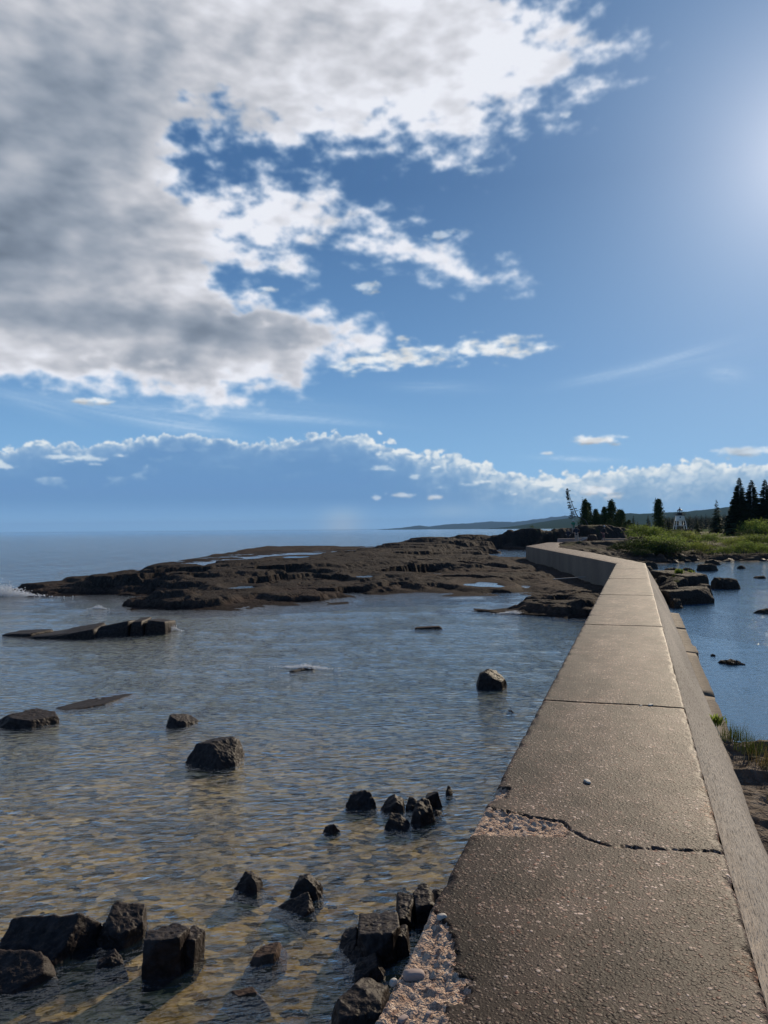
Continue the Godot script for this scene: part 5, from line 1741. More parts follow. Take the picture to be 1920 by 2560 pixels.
	for e in [[24.3, -69.6, 1.7, "leaves", "broad bright bush above the dark rocks, left of the thicket"], [25.9, -70.8, 1.7, "leaves", "broad bright bush between the dark rocks and the thicket"], [22.9, -69.2, 1.5, "dark_leaves", "broad dark bush on the rocks nearest the wall's bend"], [24.9, -67.8, 1.2, "dark_leaves", "dark bush low over the water, left end of the far harbour shore"], [23.6, -68.8, 1.1, "dark_leaves", "dark bush hanging over the rocks left of the far harbour shore"], [22.2, -66.8, 0.8, "dark_leaves", "dark bush low on the rocks behind the bend of the wall"], [25.0, -71.4, 1.15, "leaves", "bright bush at the left end of the thicket, above the dark rocks"], [21.3, -70.5, 0.7, "dark_leaves", "small dark bush on the slab behind the wall"], [27.4, -74.0, 1.0, "leaves", "bright bush behind the left end of the thicket"], [52.0, -108.0, 1.9, "leaves", "tallest pale green bush, right of the lighthouse"], [49.0, -104.0, 0.7, "dark_leaves", "dull green bush at the foot of the lighthouse"], [46.0, -100.0, 0.6, "dark_leaves", "dull green bush left of the lighthouse's foot"], [57.0, -105.0, 1.3, "leaves", "pale bush below the single well shaped spruce"], [35.0, -88.0, 0.8, "leaves", "small bright bush by the boulder slab at the thicket's back"], [29.3, -90.0, 0.7, "leaves", "small bright bush on the rocks right of the walkers"], [31.6, -92.0, 0.75, "leaves", "small bright bush farther right of the walkers"]]:
		bush(e[0], e[1], e[2], kinds[int(absf(e[0])) % 4], e[3], e[4], "")
	# the wooded shore far behind
	var mm := MultiMesh.new()
	mm.transform_format = MultiMesh.TRANSFORM_3D
	mm.use_colors = true
	mm.mesh = spruce_crown(301, 0.26, 12, 6, 0.02, 0.0)
	mm.mesh.surface_set_material(0, M.forest)
	var places := []
	rng.seed = 31
	while places.size() < 2600:
		var z := -rng.randf_range(330.0, 1100.0)
		var x: float = -z * rng.randf_range(0.355, 0.85)
		if -z < 480.0 and x < -z * 0.40 + 40.0 and rng.randf() < 0.8:
			continue
		var y := 1.2 + maxf(-z - 480.0, 0.0) * 0.012
		var s := rng.randf_range(4.5, 11.0) * (1.0 if -z > 420.0 else 0.7)
		places.append(Transform3D(Basis(Vector3.UP, rng.randf() * TAU).scaled(Vector3(s * 0.9, s, s * 0.9)), Vector3(x, y, z)))
	mm.instance_count = places.size()
	for k in places.size():
		mm.set_instance_transform(k, places[k])
		mm.set_instance_color(k, Color(1, 1, 1) * rng.randf_range(0.6, 1.0))
	var woods := MultiMeshInstance3D.new()
	woods.multimesh = mm
	woods.name = "woods"
	add_child(woods)
	tag(woods, "far wooded shore of small dark conifers behind the lighthouse", "woods", "", "stuff")
	# grass and weeds at the foot of the wall
	tuft(Vector3(4.62, 0.22, -10.9), 0.17, 60, "leaves", 401, "green leafy weed at the end of the footing, where the rock shelf begins", 1.1)
	tuft(Vector3(4.55, 0.20, -10.2), 0.26, 150, "grass", 402, "green grass tuft in the crack between wall and rock shelf", 0.9)
	tuft(Vector3(4.50, 0.22, -9.55), 0.30, 120, "grass", 403, "yellow green plant tuft halfway down the rock shelf crack", 0.9)
	tuft(Vector3(4.42, 0.22, -9.0), 0.30, 150, "straw", 404, "dry straw coloured grass spilling over the rock shelf", 1.3)
	tuft(Vector3(3.95, 0.22, -7.75), 0.22, 70, "straw", 405, "small dry grass tuft lowest along the sloping wall", 1.2)
	tuft(Vector3(13.5, 0.86, -35.5), 0.26, 150, "leaves", 406, "green plants on top of the tallest block beside the wall", 1.2)
	tuft(Vector3(12.9, 0.76, -34.6), 0.2, 90, "grass", 407, "grass between the blocks of the rock mass beside the wall", 1.4)
	tuft(Vector3(14.2, 0.84, -36.0), 0.2, 60, "leaves", 408, "small green plant at the outer edge of the tallest block", 1.0)
	tuft(Vector3(12.4, 0.66, -32.9), 0.2, 70, "grass", 409, "low grass behind the undercut block", 1.4)
	tuft(Vector3(20.4, 3.1, -107.0), 0.5, 90, "grass", 410, "weeds on the edge of the rocky outcrop left of the walkers", 1.3)

func bush(x: float, z: float, size: float, mesh: ArrayMesh, material: String, label: String, group: String) -> void:
	var y := bank_height(x, z) + 0.35 * size
	var o := thing("bush", Vector3(x, y, z), label, "bush", group)
	var st := started()
	for k in 5:
		var a := TAU * k / 5.0 + x
		bar(st, Vector3(0, -0.6 * size, 0), Vector3(cos(a) * 0.6, 0.5, sin(a) * 0.6) * size, 0.03, 0.01, 4)
	part("stem", st.commit(), M.bark, o)
	var key: String = material + str(mesh.get_instance_id())
	if not bush_meshes.has(key):
		var m: ArrayMesh = mesh.duplicate()
		m.surface_set_material(0, M[material])
		bush_meshes[key] = m
	var crown := worn("crown", bush_meshes[key], o)
	crown.scale = Vector3(size, size * (0.52 + 0.26 * fposmod(x * 7.3, 1.0)) * (1.25 if x > 48.0 else 1.0), size)
	crown.rotation.y = fposmod(x * 3.7, TAU)

var bush_meshes := {}

func tuft(at: Vector3, height: float, blades: int, material: String, seed_value: int, label: String, lie: float) -> void:
	rng.seed = seed_value
	var v := PackedVector3Array()
	var n := PackedVector3Array()
	var c := PackedColorArray()
	var idx := PackedInt32Array()
	var broad := material == "leaves"
	for k in blades:
		var a := rng.randf() * TAU
		var root := Vector3(rng.randfn(), 0, rng.randfn()) * height * 0.32
		var bend := rng.randf_range(0.2, 0.75) * lie
		var l := height * rng.randf_range(0.5, 1.1)
		var out := Vector3(cos(a), 0, sin(a))
		var side := Vector3(-sin(a), 0, cos(a))
		var w := height * (0.075 if broad else 0.014)
		var tone := rng.randf_range(0.5, 1.0)
		var k0 := v.size()
		for s in 4:
			var u := s / 3.0
			var p := root + Vector3(0, l * (u - 0.35 * bend * u * u), 0) + out * l * bend * u * u
			var ww := w * ((sin(u * PI) + 0.1) if broad else (1.0 - u * 0.9))
			v.append(p - side * ww)
			v.append(p + side * ww)
			for e in 2:
				n.append((out * 0.6 + Vector3(0, 0.8, 0)).normalized())
				c.append(Color(tone, tone, tone * 0.85))
		for s in 3:
			var q := k0 + s * 2
			idx.append_array([q, q + 1, q + 2, q + 2, q + 1, q + 3])
	var o := thing("grass_tuft" if not broad else "weed", at, label, "plant")
	part("blades" if not broad else "leaves", array_mesh(v, n, PackedVector2Array(), c, idx), M[material], o)

# ---------------------------------------------------------------- lighthouse
func build_lighthouse() -> void:
	var at := Vector3(141.5, 1.6, -370.0)
	var o := thing("lighthouse", at, "small white lighthouse on open legs with a dark lantern roof", "lighthouse")
	o.rotation.y = deg_to_rad(-8.0)
	var half := func(y: float) -> float: return lerpf(2.55, 1.62, y / 7.0)
	var corner := func(y: float, k: int) -> Vector3:
		var h: float = half.call(y)
		return Vector3(h * [-1, 1, 1, -1][k], y, h * [-1, -1, 1, 1][k])
	for k in 4:
		var st := started()
		bar(st, corner.call(0.0, k), corner.call(4.3, k), 0.17, 0.15, 8)
		part("leg", st.commit(), M.white_paint, o)
	for y in [1.9]:
		for k in 4:
			var st := started()
			bar(st, corner.call(y, k), corner.call(y, (k + 1) % 4), 0.10, 0.10, 6)
			part("strut", st.commit(), M.white_paint, o)
	for k in 4:
		for e in [[2.0, 4.2, k, (k + 1) % 4], [2.0, 4.2, (k + 1) % 4, k]]:
			var st := started()
			bar(st, corner.call(e[0], e[2]), corner.call(e[1], e[3]), 0.035, 0.035, 5)
			part("cross_brace", st.commit(), M.dark_paint, o)
	# stair well hanging between the legs
	var st := started()
	block(st, Vector3(0.1, 3.2, 0.2), Vector3(0.55, 1.1, 0.55))
	part("stair_well", st.commit(), M.white_paint, o)
	# closed upper part
	st = started()
	var p := []
	for y in [4.25, 7.0]:
		for k in 4:
			p.append(corner.call(y, k))
	for k in 4:
		var q := [p[k], p[(k + 1) % 4], p[4 + (k + 1) % 4], p[4 + k]]
		for e in [0, 1, 2, 0, 2, 3]:
			st.add_vertex(q[e])
	for e in [0, 2, 1, 0, 3, 2]:
		st.add_vertex(p[e])
	st.generate_normals()
	var room := part("watch_room", st.commit(), M.white_paint, o)
	for e in [[0, -0.25, 6.0, 0.32, 0.35], [1, 0.1, 5.9, 0.3, 0.5], [2, 0.0, 6.0, 0.32, 0.4], [3, 0.0, 6.0, 0.32, 0.4]]:
		# windows: a frame and a dark pane on each side
		var b := Basis(Vector3.UP, [0.0, PI / 2, PI, -PI / 2][e[0]])
		var h: float = half.call(e[2])
		st = started()
		for f in [[0, e[4] + 0.06, e[3] + 0.12, 0.06], [0, -e[4] - 0.06, e[3] + 0.12, 0.06], [e[3] + 0.06, 0, 0.06, e[4]], [-e[3] - 0.06, 0, 0.06, e[4]]]:
			block(st, b * Vector3(e[1] + f[0], e[2] + f[1], h + 0.05), Vector3(f[2], f[3], 0.06), b)
		var frame := part("window_frame", st.commit(), M.white_paint, room)
		st = started()
		block(st, b * Vector3(e[1], e[2], h + 0.02), Vector3(e[3], e[4], 0.05), b)
		part("window_pane", st.commit(), M.window, room)
	# gallery with its railing
	st = started()
	block(st, Vector3(0, 7.1, 0), Vector3(2.45, 0.10, 2.45))
	block(st, Vector3(0, 6.9, 0), Vector3(1.95, 0.10, 1.95))
	var deck := part("gallery_deck", st.commit(), M.dark_paint, o)
	for k in 4:
		var a := Vector3(2.35 * [-1, 1, 1, -1][k], 0, 2.35 * [-1, -1, 1, 1][k])
		var b := Vector3(2.35 * [-1, 1, 1, -1][(k + 1) % 4], 0, 2.35 * [-1, -1, 1, 1][(k + 1) % 4])
		st = started()
		for y in [7.6, 8.05]:
			bar(st, a + Vector3(0, y, 0), b + Vector3(0, y, 0), 0.035, 0.035, 5)
		part("handrail", st.commit(), M.dark_paint, deck)
		for j in 4:
			st = started()
			bar(st, a.lerp(b, j / 4.0) + Vector3(0, 7.18, 0), a.lerp(b, j / 4.0) + Vector3(0, 8.08, 0), 0.045, 0.045, 5)
			part("railing_post", st.commit(), M.dark_paint, deck)
	# lantern: low wall, panes between mullions, bell shaped roof with a ball
	var ring := func(r: float, y: float, k: int) -> Vector3: return Vector3(r * cos(TAU * (k + 0.5) / 8.0), y, r * sin(TAU * (k + 0.5) / 8.0))
	var lathe := func(profile: Array) -> ArrayMesh:
		var s := started()
		for j in profile.size() / 2 - 1:
			for k in 8:
				var q := [ring.call(profile[2 * j], profile[2 * j + 1], k), ring.call(profile[2 * j], profile[2 * j + 1], k + 1), ring.call(profile[2 * j + 2], profile[2 * j + 3], k + 1), ring.call(profile[2 * j + 2], profile[2 * j + 3], k)]
				for e in [0, 2, 1, 0, 3, 2]:
					s.add_vertex(q[e])
		s.generate_normals()
		return s.commit()
	var lantern := part("lantern_base", lathe.call([0.0, 7.2, 1.2, 7.2, 1.2, 8.15, 1.28, 8.18, 1.28, 8.26, 0.0, 8.26]), M.dark_paint, o)
	for k in 8:
		st = started()
		bar(st, ring.call(1.16, 8.26, k), ring.call(1.16, 9.25, k), 0.05, 0.05, 5)
		part("mullion", st.commit(), M.dark_paint, lantern)
		var a: Vector3 = ring.call(1.14, 8.28, k)
		var b: Vector3 = ring.call(1.14, 8.28, k + 1)
		st = started()
		block(st, (a + b) * 0.5 + Vector3(0, 0.48, 0), Vector3(a.distance_to(b) * 0.5 - 0.05, 0.47, 0.01), Basis(Vector3.UP, -TAU * (k + 1.0) / 8.0 + PI / 2))
		part("lantern_pane", st.commit(), M.glass, lantern)
	part("lamp_lens", lathe.call([0.0, 8.26, 0.28, 8.35, 0.34, 8.7, 0.28, 9.05, 0.0, 9.1]), M.white_paint, lantern)
	var roof := part("lantern_roof", lathe.call([1.36, 9.2, 1.40, 9.28, 0.95, 9.62, 0.45, 9.98, 0.16, 10.28, 0.10, 10.5, 0.0, 10.52]), M.red_roof, o)
	part("roof_ball", lathe.call([0.0, 10.45, 0.17, 10.55, 0.20, 10.68, 0.15, 10.82, 0.03, 10.9, 0.02, 11.2, 0.0, 11.2]), M.dark_paint, roof)
	# pale rocks heaped at its foot
	rng.seed = 9
	for k in 9:
		var s := rng.randf_range(0.8, 1.8)
		var r := rock([-0.8,0.4,0.1,0.7,0.9,0.2,0.5,-0.6,-0.6,-0.5], 0.5, 0.1, 0.0, ["leftmost", "second", "third", "fourth", "middle", "sixth", "seventh", "eighth", "rightmost"][k] + " of the pale rocks heaped left to right at the lighthouse's foot", "pale rocks at the lighthouse's foot", "dry_rock", null, 8, 0.3)
		r.position = Vector3(at.x - 7.0 + k * 1.3, 1.4, at.z + 6.0 + rng.randf_range(-1.0, 1.0))
		r.scale = Vector3.ONE * s
		r.rotation.y = rng.randf() * TAU

# ---------------------------------------------------------------- people: bodies as one smooth surface round bones
# bones: [x, y, z, radius, x, y, z, radius]
func body_mesh(bones: Array, cell: float, blend: float) -> ArrayMesh:
	var lo := Vector3.ONE * 1e6
	var hi := -lo
	for b in bones:
		for e in [[Vector3(b[0], b[1], b[2]), b[3]], [Vector3(b[4], b[5], b[6]), b[7]]]:
			lo = lo.min(e[0] - Vector3.ONE * (e[1] + cell * 3.0))
			hi = hi.max(e[0] + Vector3.ONE * (e[1] + cell * 3.0))
	var n := Vector3i(((hi - lo) / cell).ceil()) + Vector3i.ONE
	var f := PackedFloat32Array()
	f.resize(n.x * n.y * n.z)
	f.fill(1.0)
	for b in bones:
		var a := Vector3(b[0], b[1], b[2])
		var e := Vector3(b[4], b[5], b[6]) - a
		var reach := maxf(b[3], b[7]) + cell * 3.0 + blend
		var l := Vector3i(((a.min(a + e) - Vector3.ONE * reach - lo) / cell).floor()).clamp(Vector3i.ZERO, n - Vector3i.ONE)
		var h := Vector3i(((a.max(a + e) + Vector3.ONE * reach - lo) / cell).ceil()).clamp(Vector3i.ZERO, n - Vector3i.ONE)
		var l2 := maxf(e.length_squared(), 1e-8)
		for z in range(l.z, h.z + 1):
			for y in range(l.y, h.y + 1):
				for x in range(l.x, h.x + 1):
					var p := lo + Vector3(x, y, z) * cell
					var t := clampf((p - a).dot(e) / l2, 0.0, 1.0)
					var d: float = (p - a - e * t).length() - lerpf(b[3], b[7], t)
					var k := (z * n.y + y) * n.x + x
					var o := f[k]
					var w := maxf(blend - absf(o - d), 0.0) / blend
					f[k] = minf(o, d) - w * w * blend * 0.25
	# surface nets
	var at := PackedInt32Array()
	at.resize(f.size())
	at.fill(-1)
	var v := PackedVector3Array()
	var step := [1, n.x, n.x * n.y]
	var around := [0, 1, n.x, n.x + 1, n.x * n.y, n.x * n.y + 1, n.x * n.y + n.x, n.x * n.y + n.x + 1]
	for z in n.z - 1:
		for y in n.y - 1:
			for x in n.x - 1:
				var k := (z * n.y + y) * n.x + x
				var inside := 0
				for o in around:
					if f[k + o] < 0.0:
						inside += 1
				if inside == 0 or inside == 8:
					continue
				var sum := Vector3.ZERO
				var count := 0
				for e in 12:
					var c0: int = [0, 2, 4, 6, 0, 1, 4, 5, 0, 1, 2, 3][e]
					var c1: int = [1, 3, 5, 7, 2, 3, 6, 7, 4, 5, 6, 7][e]
					var f0 := f[k + around[c0]]
					var f1 := f[k + around[c1]]
					if (f0 < 0.0) != (f1 < 0.0):
						var q0 := Vector3(c0 & 1, (c0 >> 1) & 1, c0 >> 2)
						var q1 := Vector3(c1 & 1, (c1 >> 1) & 1, c1 >> 2)
						sum += q0.lerp(q1, f0 / (f0 - f1))
						count += 1
				at[k] = v.size()
				v.append(lo + (Vector3(x, y, z) + sum / count) * cell)
	var idx := PackedInt32Array()
	for z in range(1, n.z - 1):
		for y in range(1, n.y - 1):
			for x in range(1, n.x - 1):
				var k := (z * n.y + y) * n.x + x
				for axis in 3:
					var s: int = step[axis]
					if (f[k] < 0.0) == (f[k + s] < 0.0):
						continue
					var u: int = step[(axis + 1) % 3]
					var w: int = step[(axis + 2) % 3]
					var q := [at[k], at[k - u], at[k - u - w], at[k - w]]
					if q.has(-1):
						continue
					if f[k] < 0.0:
						idx.append_array([q[0], q[2], q[1], q[0], q[3], q[2]])
					else:
						idx.append_array([q[0], q[1], q[2], q[0], q[2], q[3]])
	return array_mesh(v, smooth_out(v, idx), PackedVector2Array(), PackedColorArray(), idx)

func smooth_out(v: PackedVector3Array, idx: PackedInt32Array) -> PackedVector3Array:
	return smooth_normals(v, idx)

func joined(parts: Array) -> ArrayMesh:
	var st := SurfaceTool.new()
	for m in parts:
		st.append_from(m, 0, Transform3D())
	return st.commit()

# the figure stands on y = 0 and faces -z; arms and legs are given as joints
func person(at: Vector3, turn: float, pose: Dictionary, dress: Dictionary, label: String) -> void:
	var o := thing("person", at, label, "person", "people on the far end of the wall")
	o.rotation.y = turn
	var hip := 0.92
	var lean: float = pose.lean
	var neck := Vector3(0, 1.42, -lean)
	var bones := [[0.0, hip, 0.0, 0.135, 0, 1.14, -lean * 0.4, 0.125], [0, 1.14, -lean * 0.4, 0.125, 0, 1.33, -lean * 0.85, 0.15], [-0.17, 1.37, -lean * 0.9, 0.06, 0.17, 1.37, -lean * 0.9, 0.06], [0, 1.38, -lean * 0.95, 0.06, 0, 1.50, -lean * 1.05 - 0.01, 0.052], [-0.08, hip, 0.01, 0.12, 0.08, hip, 0.01, 0.12]]
	var hands := []
	var sleeves := []
	var shorts := []
	for s in 2:
		var side := -1.0 if s == 0 else 1.0
		var knee: Vector3 = pose.knees[s]
		var ankle: Vector3 = pose.ankles[s]
		var top := Vector3(0.09 * side, hip - 0.03, 0)
		bones.append([top.x, top.y, top.z, 0.088, knee.x, knee.y, knee.z, 0.056])
		bones.append([knee.x, knee.y, knee.z, 0.056, ankle.x, ankle.y, ankle.z, 0.038])
		shorts.append([top.x, top.y, top.z, 0.108, lerpf(top.x, knee.x, dress.leg), lerpf(top.y, knee.y, dress.leg), lerpf(top.z, knee.z, dress.leg), 0.088])
		if dress.leg > 0.95:
			shorts.append([knee.x, knee.y, knee.z, 0.085, ankle.x, ankle.y + 0.05, ankle.z, 0.07])
		var shoulder := Vector3(0.19 * side, 1.36, -lean * 0.9)
		var elbow: Vector3 = pose.elbows[s]
		var wrist: Vector3 = pose.wrists[s]
		bones.append([shoulder.x, shoulder.y, shoulder.z, 0.056, elbow.x, elbow.y, elbow.z, 0.042])
		bones.append([elbow.x, elbow.y, elbow.z, 0.042, wrist.x, wrist.y, wrist.z, 0.028])
		sleeves.append([shoulder.x, shoulder.y, shoulder.z, 0.078, lerpf(shoulder.x, elbow.x, dress.sleeve), lerpf(shoulder.y, elbow.y, dress.sleeve), lerpf(shoulder.z, elbow.z, dress.sleeve), 0.062])
		# hand: palm, four fingers of unequal length, thumb
		var d := (wrist - elbow).normalized()
		var across := d.cross(Vector3(0, 0, 1) if absf(d.z) < 0.8 else Vector3(0, 1, 0)).normalized()
		var curl := d.cross(across) * side
		var palm := wrist + d * 0.075
		var fingers := [[wrist.x, wrist.y, wrist.z, 0.024, palm.x, palm.y, palm.z, 0.026]]
		for q in [-0.027, 0.027]:
			var e: Vector3 = palm + across * q
			fingers.append([wrist.x, wrist.y, wrist.z, 0.020, e.x, e.y, e.z, 0.014])
		for j in 4:
			var root: Vector3 = palm + across * (-0.031 + 0.0205 * j)
			var l: float = [0.062, 0.074, 0.070, 0.055][j]
			var mid: Vector3 = root + (d * 0.9 + curl * 0.35).normalized() * l * 0.55
			var tip: Vector3 = mid + (d * 0.55 + curl * 0.8).normalized() * l * 0.5
			fingers.append([root.x, root.y, root.z, 0.0095, mid.x, mid.y, mid.z, 0.0088])
			fingers.append([mid.x, mid.y, mid.z, 0.0088, tip.x, tip.y, tip.z, 0.0075])
		var t0: Vector3 = wrist + d * 0.02 - across * 0.025
		var t1: Vector3 = t0 + (d * 0.6 - across * 0.7 + curl * 0.3).normalized() * 0.04
		var t2: Vector3 = t1 + (d * 0.9 - across * 0.1 + curl * 0.3).normalized() * 0.034
		fingers.append([t0.x, t0.y, t0.z, 0.014, t1.x, t1.y, t1.z, 0.0105])
		fingers.append([t1.x, t1.y, t1.z, 0.0105, t2.x, t2.y, t2.z, 0.009])
		hands.append(body_mesh(fingers, 0.006, 0.006))
		# foot inside its shoe
		bones.append([ankle.x, ankle.y - 0.03, ankle.z + 0.03, 0.036, ankle.x + 0.015 * side, ankle.y - 0.055, ankle.z - 0.14, 0.028])
	# head with brow, nose, mouth, chin and ears
	var hx: float = pose.look
	var c := Vector3(0, 1.605, -lean * 1.12 - 0.015)
	var face := Vector3(sin(hx), 0, -cos(hx))
	var ear := Vector3(cos(hx), 0, sin(hx))
	var head := []
	for e in [[0.0, 0.03, 0.015, 0.082, 0.0, 0.03, -0.02, 0.082], [0.0, -0.01, -0.03, 0.066, 0.0, -0.075, -0.045, 0.042], [0.0, 0.012, -0.095, 0.010, 0.0, -0.022, -0.113, 0.013], [-0.032, 0.028, -0.088, 0.011, 0.032, 0.028, -0.088, 0.011], [-0.018, -0.055, -0.088, 0.010, 0.018, -0.055, -0.088, 0.010], [0.078, 0.015, 0.012, 0.013, 0.080, -0.015, 0.006, 0.010], [-0.078, 0.015, 0.012, 0.013, -0.080, -0.015, 0.006, 0.010], [0.0, -0.06, 0.02, 0.052, 0.0, -0.13, 0.025, 0.05]]:
		var a: Vector3 = c + ear * e[0] + Vector3(0, e[1], 0) - face * e[2]
		var b: Vector3 = c + ear * e[4] + Vector3(0, e[5], 0) - face * e[6]
		head.append([a.x, a.y, a.z, e[3], b.x, b.y, b.z, e[7]])
	part("body", joined([body_mesh(bones, 0.022, 0.05), body_mesh(head, 0.010, 0.02), hands[0], hands[1]]), M.skin, o)
	for s in 2:
		var eye := SphereMesh.new()
		eye.radius = 0.011
		eye.height = 0.022
		eye.radial_segments = 8
		eye.rings = 5
		var q := part("eye", eye, M.hair, o)
		q.position = c + ear * (-0.031 if s == 0 else 0.031) + Vector3(0, 0.012, 0) + face * 0.083
	sleeves.append([0.0, dress.hem, 0.0, 0.15, 0, 1.14, -lean * 0.4, 0.148])
	sleeves.append([0, 1.14, -lean * 0.4, 0.148, 0, 1.32, -lean * 0.85, 0.168])
	sleeves.append([-0.17, 1.375, -lean * 0.9, 0.074, 0.17, 1.375, -lean * 0.9, 0.074])
	part("shirt", body_mesh(sleeves, 0.022, 0.04), M[dress.shirt], o)
	shorts.append([-0.06, hip + 0.04, 0.01, 0.135, 0.06, hip + 0.04, 0.01, 0.135])
	part("trousers" if dress.leg > 0.95 else "shorts", body_mesh(shorts, 0.022, 0.03), M[dress.bottom], o)
	var hair := []
	for e in [[0.0, 0.05, 0.02, 0.084, 0.0, 0.055, -0.012, 0.082], [0.0, 0.0, 0.045, 0.07, 0.0, -0.05, 0.045, 0.05]]:
		var a: Vector3 = c + Vector3(0, e[1], 0) - face * e[2]
		var b: Vector3 = c + Vector3(0, e[5], 0) - face * e[6]
		hair.append([a.x, a.y, a.z, e[3], b.x, b.y, b.z, e[7]])
	part("hair", body_mesh(hair, 0.012, 0.02), M.hair, o)
	if dress.cap:
		var a := c + Vector3(0, 0.065, 0)
		var b := a + face * 0.10 - Vector3(0, 0.01, 0)
		var e := a + face * 0.16 - Vector3(0, 0.02, 0)
		part("cap", body_mesh([[a.x, a.y, a.z, 0.092, a.x, a.y + 0.01, a.z, 0.09], [b.x - ear.x * 0.05, b.y, b.z - ear.z * 0.05, 0.016, e.x, e.y, e.z, 0.012], [b.x + ear.x * 0.05, b.y, b.z + ear.z * 0.05, 0.016, e.x, e.y, e.z, 0.012]], 0.012, 0.02), M.white_cloth, o)
	for s in 2:
		var ankle: Vector3 = pose.ankles[s]
		var side := -1.0 if s == 0 else 1.0
		part("shoe", body_mesh([[ankle.x, ankle.y - 0.03, ankle.z + 0.03, 0.048, ankle.x + 0.015 * side, ankle.y - 0.045, ankle.z - 0.15, 0.038]], 0.014, 0.02), M.black_cloth, o)

func build_people() -> void:
	var stand := {"lean": 0.02, "look": 0.3, "knees": [Vector3(-0.10, 0.48, -0.03), Vector3(0.11, 0.48, -0.02)], "ankles": [Vector3(-0.11, 0.085, 0.03), Vector3(0.13, 0.085, 0.02)], "elbows": [Vector3(-0.27, 1.10, 0.02), Vector3(0.28, 1.12, -0.02)], "wrists": [Vector3(-0.20, 0.96, -0.20), Vector3(0.20, 1.08, -0.24)]}
	var stride := {"lean": 0.10, "look": -0.2, "knees": [Vector3(-0.09, 0.49, -0.18), Vector3(0.09, 0.48, 0.02)], "ankles": [Vector3(-0.09, 0.085, -0.24), Vector3(0.09, 0.12, 0.34)], "elbows": [Vector3(-0.25, 1.12, 0.14), Vector3(0.25, 1.10, -0.12)], "wrists": [Vector3(-0.22, 0.92, 0.02), Vector3(0.20, 0.98, -0.34)]}
	person(Vector3(20.35, WALL_TOP, -81.9), deg_to_rad(-20.0), stand, {"sleeve": 0.9, "leg": 1.0, "hem": 0.9, "shirt": "navy_cloth", "bottom": "beige_cloth", "cap": false}, "person in a dark top and beige trousers standing on the far wall")
	person(Vector3(22.9, WALL_TOP, -80.9), deg_to_rad(-75.0), stride, {"sleeve": 0.95, "leg": 0.8, "hem": 0.88, "shirt": "black_cloth", "bottom": "red_cloth", "cap": true}, "person in a white cap, dark top and dull red shorts walking to the right")
	person(Vector3(21.9, 1.15, -92.0), deg_to_rad(150.0), stand, {"sleeve": 0.95, "leg": 1.0, "hem": 0.88, "shirt": "navy_cloth", "bottom": "black_cloth", "cap": false}, "person all in dark clothes behind the wall, left of the one in beige trousers")
	person(Vector3(23.7, 2.25, -97.0), deg_to_rad(200.0), stand, {"sleeve": 0.6, "leg": 0.8, "hem": 0.88, "shirt": "green_cloth", "bottom": "beige_cloth", "cap": true}, "person in a white cap and green shirt high on the rocks behind the others")

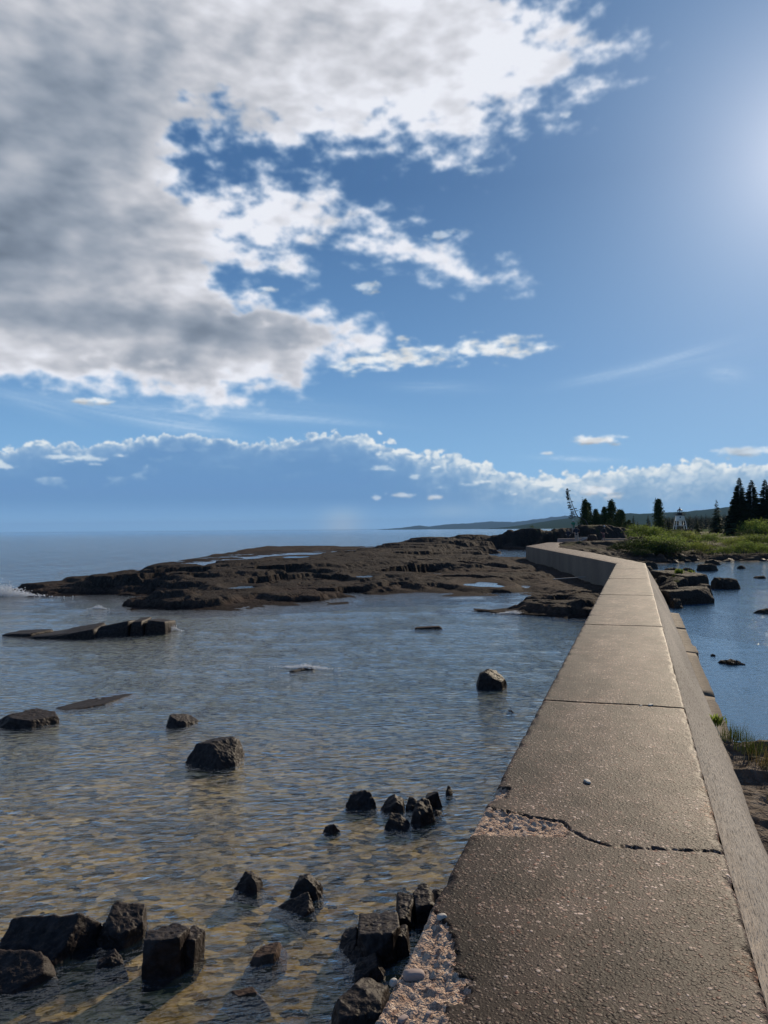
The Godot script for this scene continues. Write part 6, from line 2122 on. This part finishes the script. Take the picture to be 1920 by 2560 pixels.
# ---------------------------------------------------------------- small things
func build_small_things() -> void:
	# low kerb walls and a rusty block behind the walkers
	for e in [[19.3, 23.1, -86.0, 0.38, "low concrete kerb behind the person in beige trousers"], [24.2, 27.0, -85.4, 0.32, "low concrete kerb right of the walker in red shorts"]]:
		var st := started()
		block(st, Vector3((e[0] + e[1]) * 0.5, WALL_TOP + e[3] * 0.5 - 0.3, e[2]), Vector3((e[1] - e[0]) * 0.5, e[3] * 0.5 + 0.3, 0.35), Basis.IDENTITY, 0.985)
		var o := part("concrete_kerb", st.commit(), M.pink_stone)
		tag(o, e[4], "kerb")
	var o := rock([22.3,-84.6,23.4,-84.7,23.4,-85.3,22.3,-85.3], 2.25, 0.02, 0.0, "upright reddish block of rock between the two walkers", "", "dry_rock", null, 18, 0.03)
	for k in 3:
		var st := started()
		block(st, Vector3(21.7, 1.95 - k * 0.13, -85.0 + k * 0.2), Vector3(0.62 - k * 0.08, 0.035, 0.12), Basis(Vector3.FORWARD, -0.2 * k))
		tag(part("plank", st.commit(), M.pale_stone), ["upper", "middle", "lower"][k] + " pale plank lying on the rocks behind the walkers", "plank", "pale planks behind the walkers")
	# driftwood caught at the foot of the bend
	var st := started()
	bar(st, Vector3(8.2, 0.52, -37.6), Vector3(9.9, 0.58, -38.2), 0.028, 0.018, 7)
	tag(part("driftwood_log", st.commit(), M.pale_stone), "pale driftwood stick lying on the rock below the wall's bend", "driftwood")
	# loose pebbles on the walkway
	for e in [[4.89, -0.305, 0.030, "pale flat pebble lying in the middle of the walkway"], [7.13, 0.10, 0.030, "white pebble lying on the second joint of the walkway"], [7.10, 0.02, 0.018, "smaller pebble beside the white one on the joint"]]:
		var q := part("pebble", stone([[1, 0, 0, 1.0], [-1, 0, 0, 0.9], [0, 1, 0, 0.9], [0, -1, 0, 0.9], [0, 0, 1, 0.8], [0, 0, -1, 0.8], [0.7, 0.7, 0, 1.05], [-0.7, 0.6, 0.3, 1.0]], 10, 0.05, 3, 4.0), M.pale_stone)
		q.position = on_wall(e[0], e[1], WALL_TOP + e[2] * 0.3)
		q.scale = Vector3(e[2] * 1.2, e[2] * 0.28, e[2] * 0.6)
		q.rotation.y = e[0]
		tag(q, e[3], "pebble")
	# foam where waves break
	for e in [[-18.3, -37.0, 2.0, 0.42, "white wave breaking on the left tip of the basalt point"], [-1.75, -16.9, 0.5, 0.05, "small wave crest breaking over a sunken rock in the cove"], [-11.2, -30.3, 0.35, 0.10, "foam at the tip of the lower lobe of the point"], [-6.35, -23.4, 0.22, 0.12, "foam against the tall end of the reef"], [4.5, -27.2, 0.5, 0.08, "foam at the tip of the rock spur by the wall"]]:
		rng.seed = int(absf(e[0]) * 100.0)
		var v := PackedVector3Array()
		var n := PackedVector3Array()
		var idx := PackedInt32Array()
		var drops := int(260 + 900 * e[2] * (2.0 if e[2] > 1.0 else 1.0))
		for k in drops:
			var u := rng.randfn() * 0.5
			var p := Vector3(e[0] + u * e[2], absf(rng.randfn()) * e[3] * exp(-u * u * 2.0) * 0.6 + 0.01, e[1] + rng.randfn() * 0.12 * e[2] + u * e[2] * 0.25)
			var s: float = rng.randf_range(0.006, 0.022) * (0.6 + e[2] * 0.5)
			var k0 := v.size()
			for q in [Vector3(s, 0, 0), Vector3(-s, 0, 0), Vector3(0, s * 0.7, 0), Vector3(0, -s * 0.7, 0), Vector3(0, 0, s), Vector3(0, 0, -s)]:
				v.append(p + q)
				n.append(q.normalized())
			for f in [[0, 2, 4], [4, 2, 1], [1, 2, 5], [5, 2, 0], [4, 3, 0], [1, 3, 4], [5, 3, 1], [0, 3, 5]]:
				idx.append_array([k0 + f[0], k0 + f[2], k0 + f[1]])
		var o2 := part("foam", array_mesh(v, n, PackedVector2Array(), PackedColorArray(), idx), M.foam)
		tag(o2, e[4], "foam", "", "stuff")
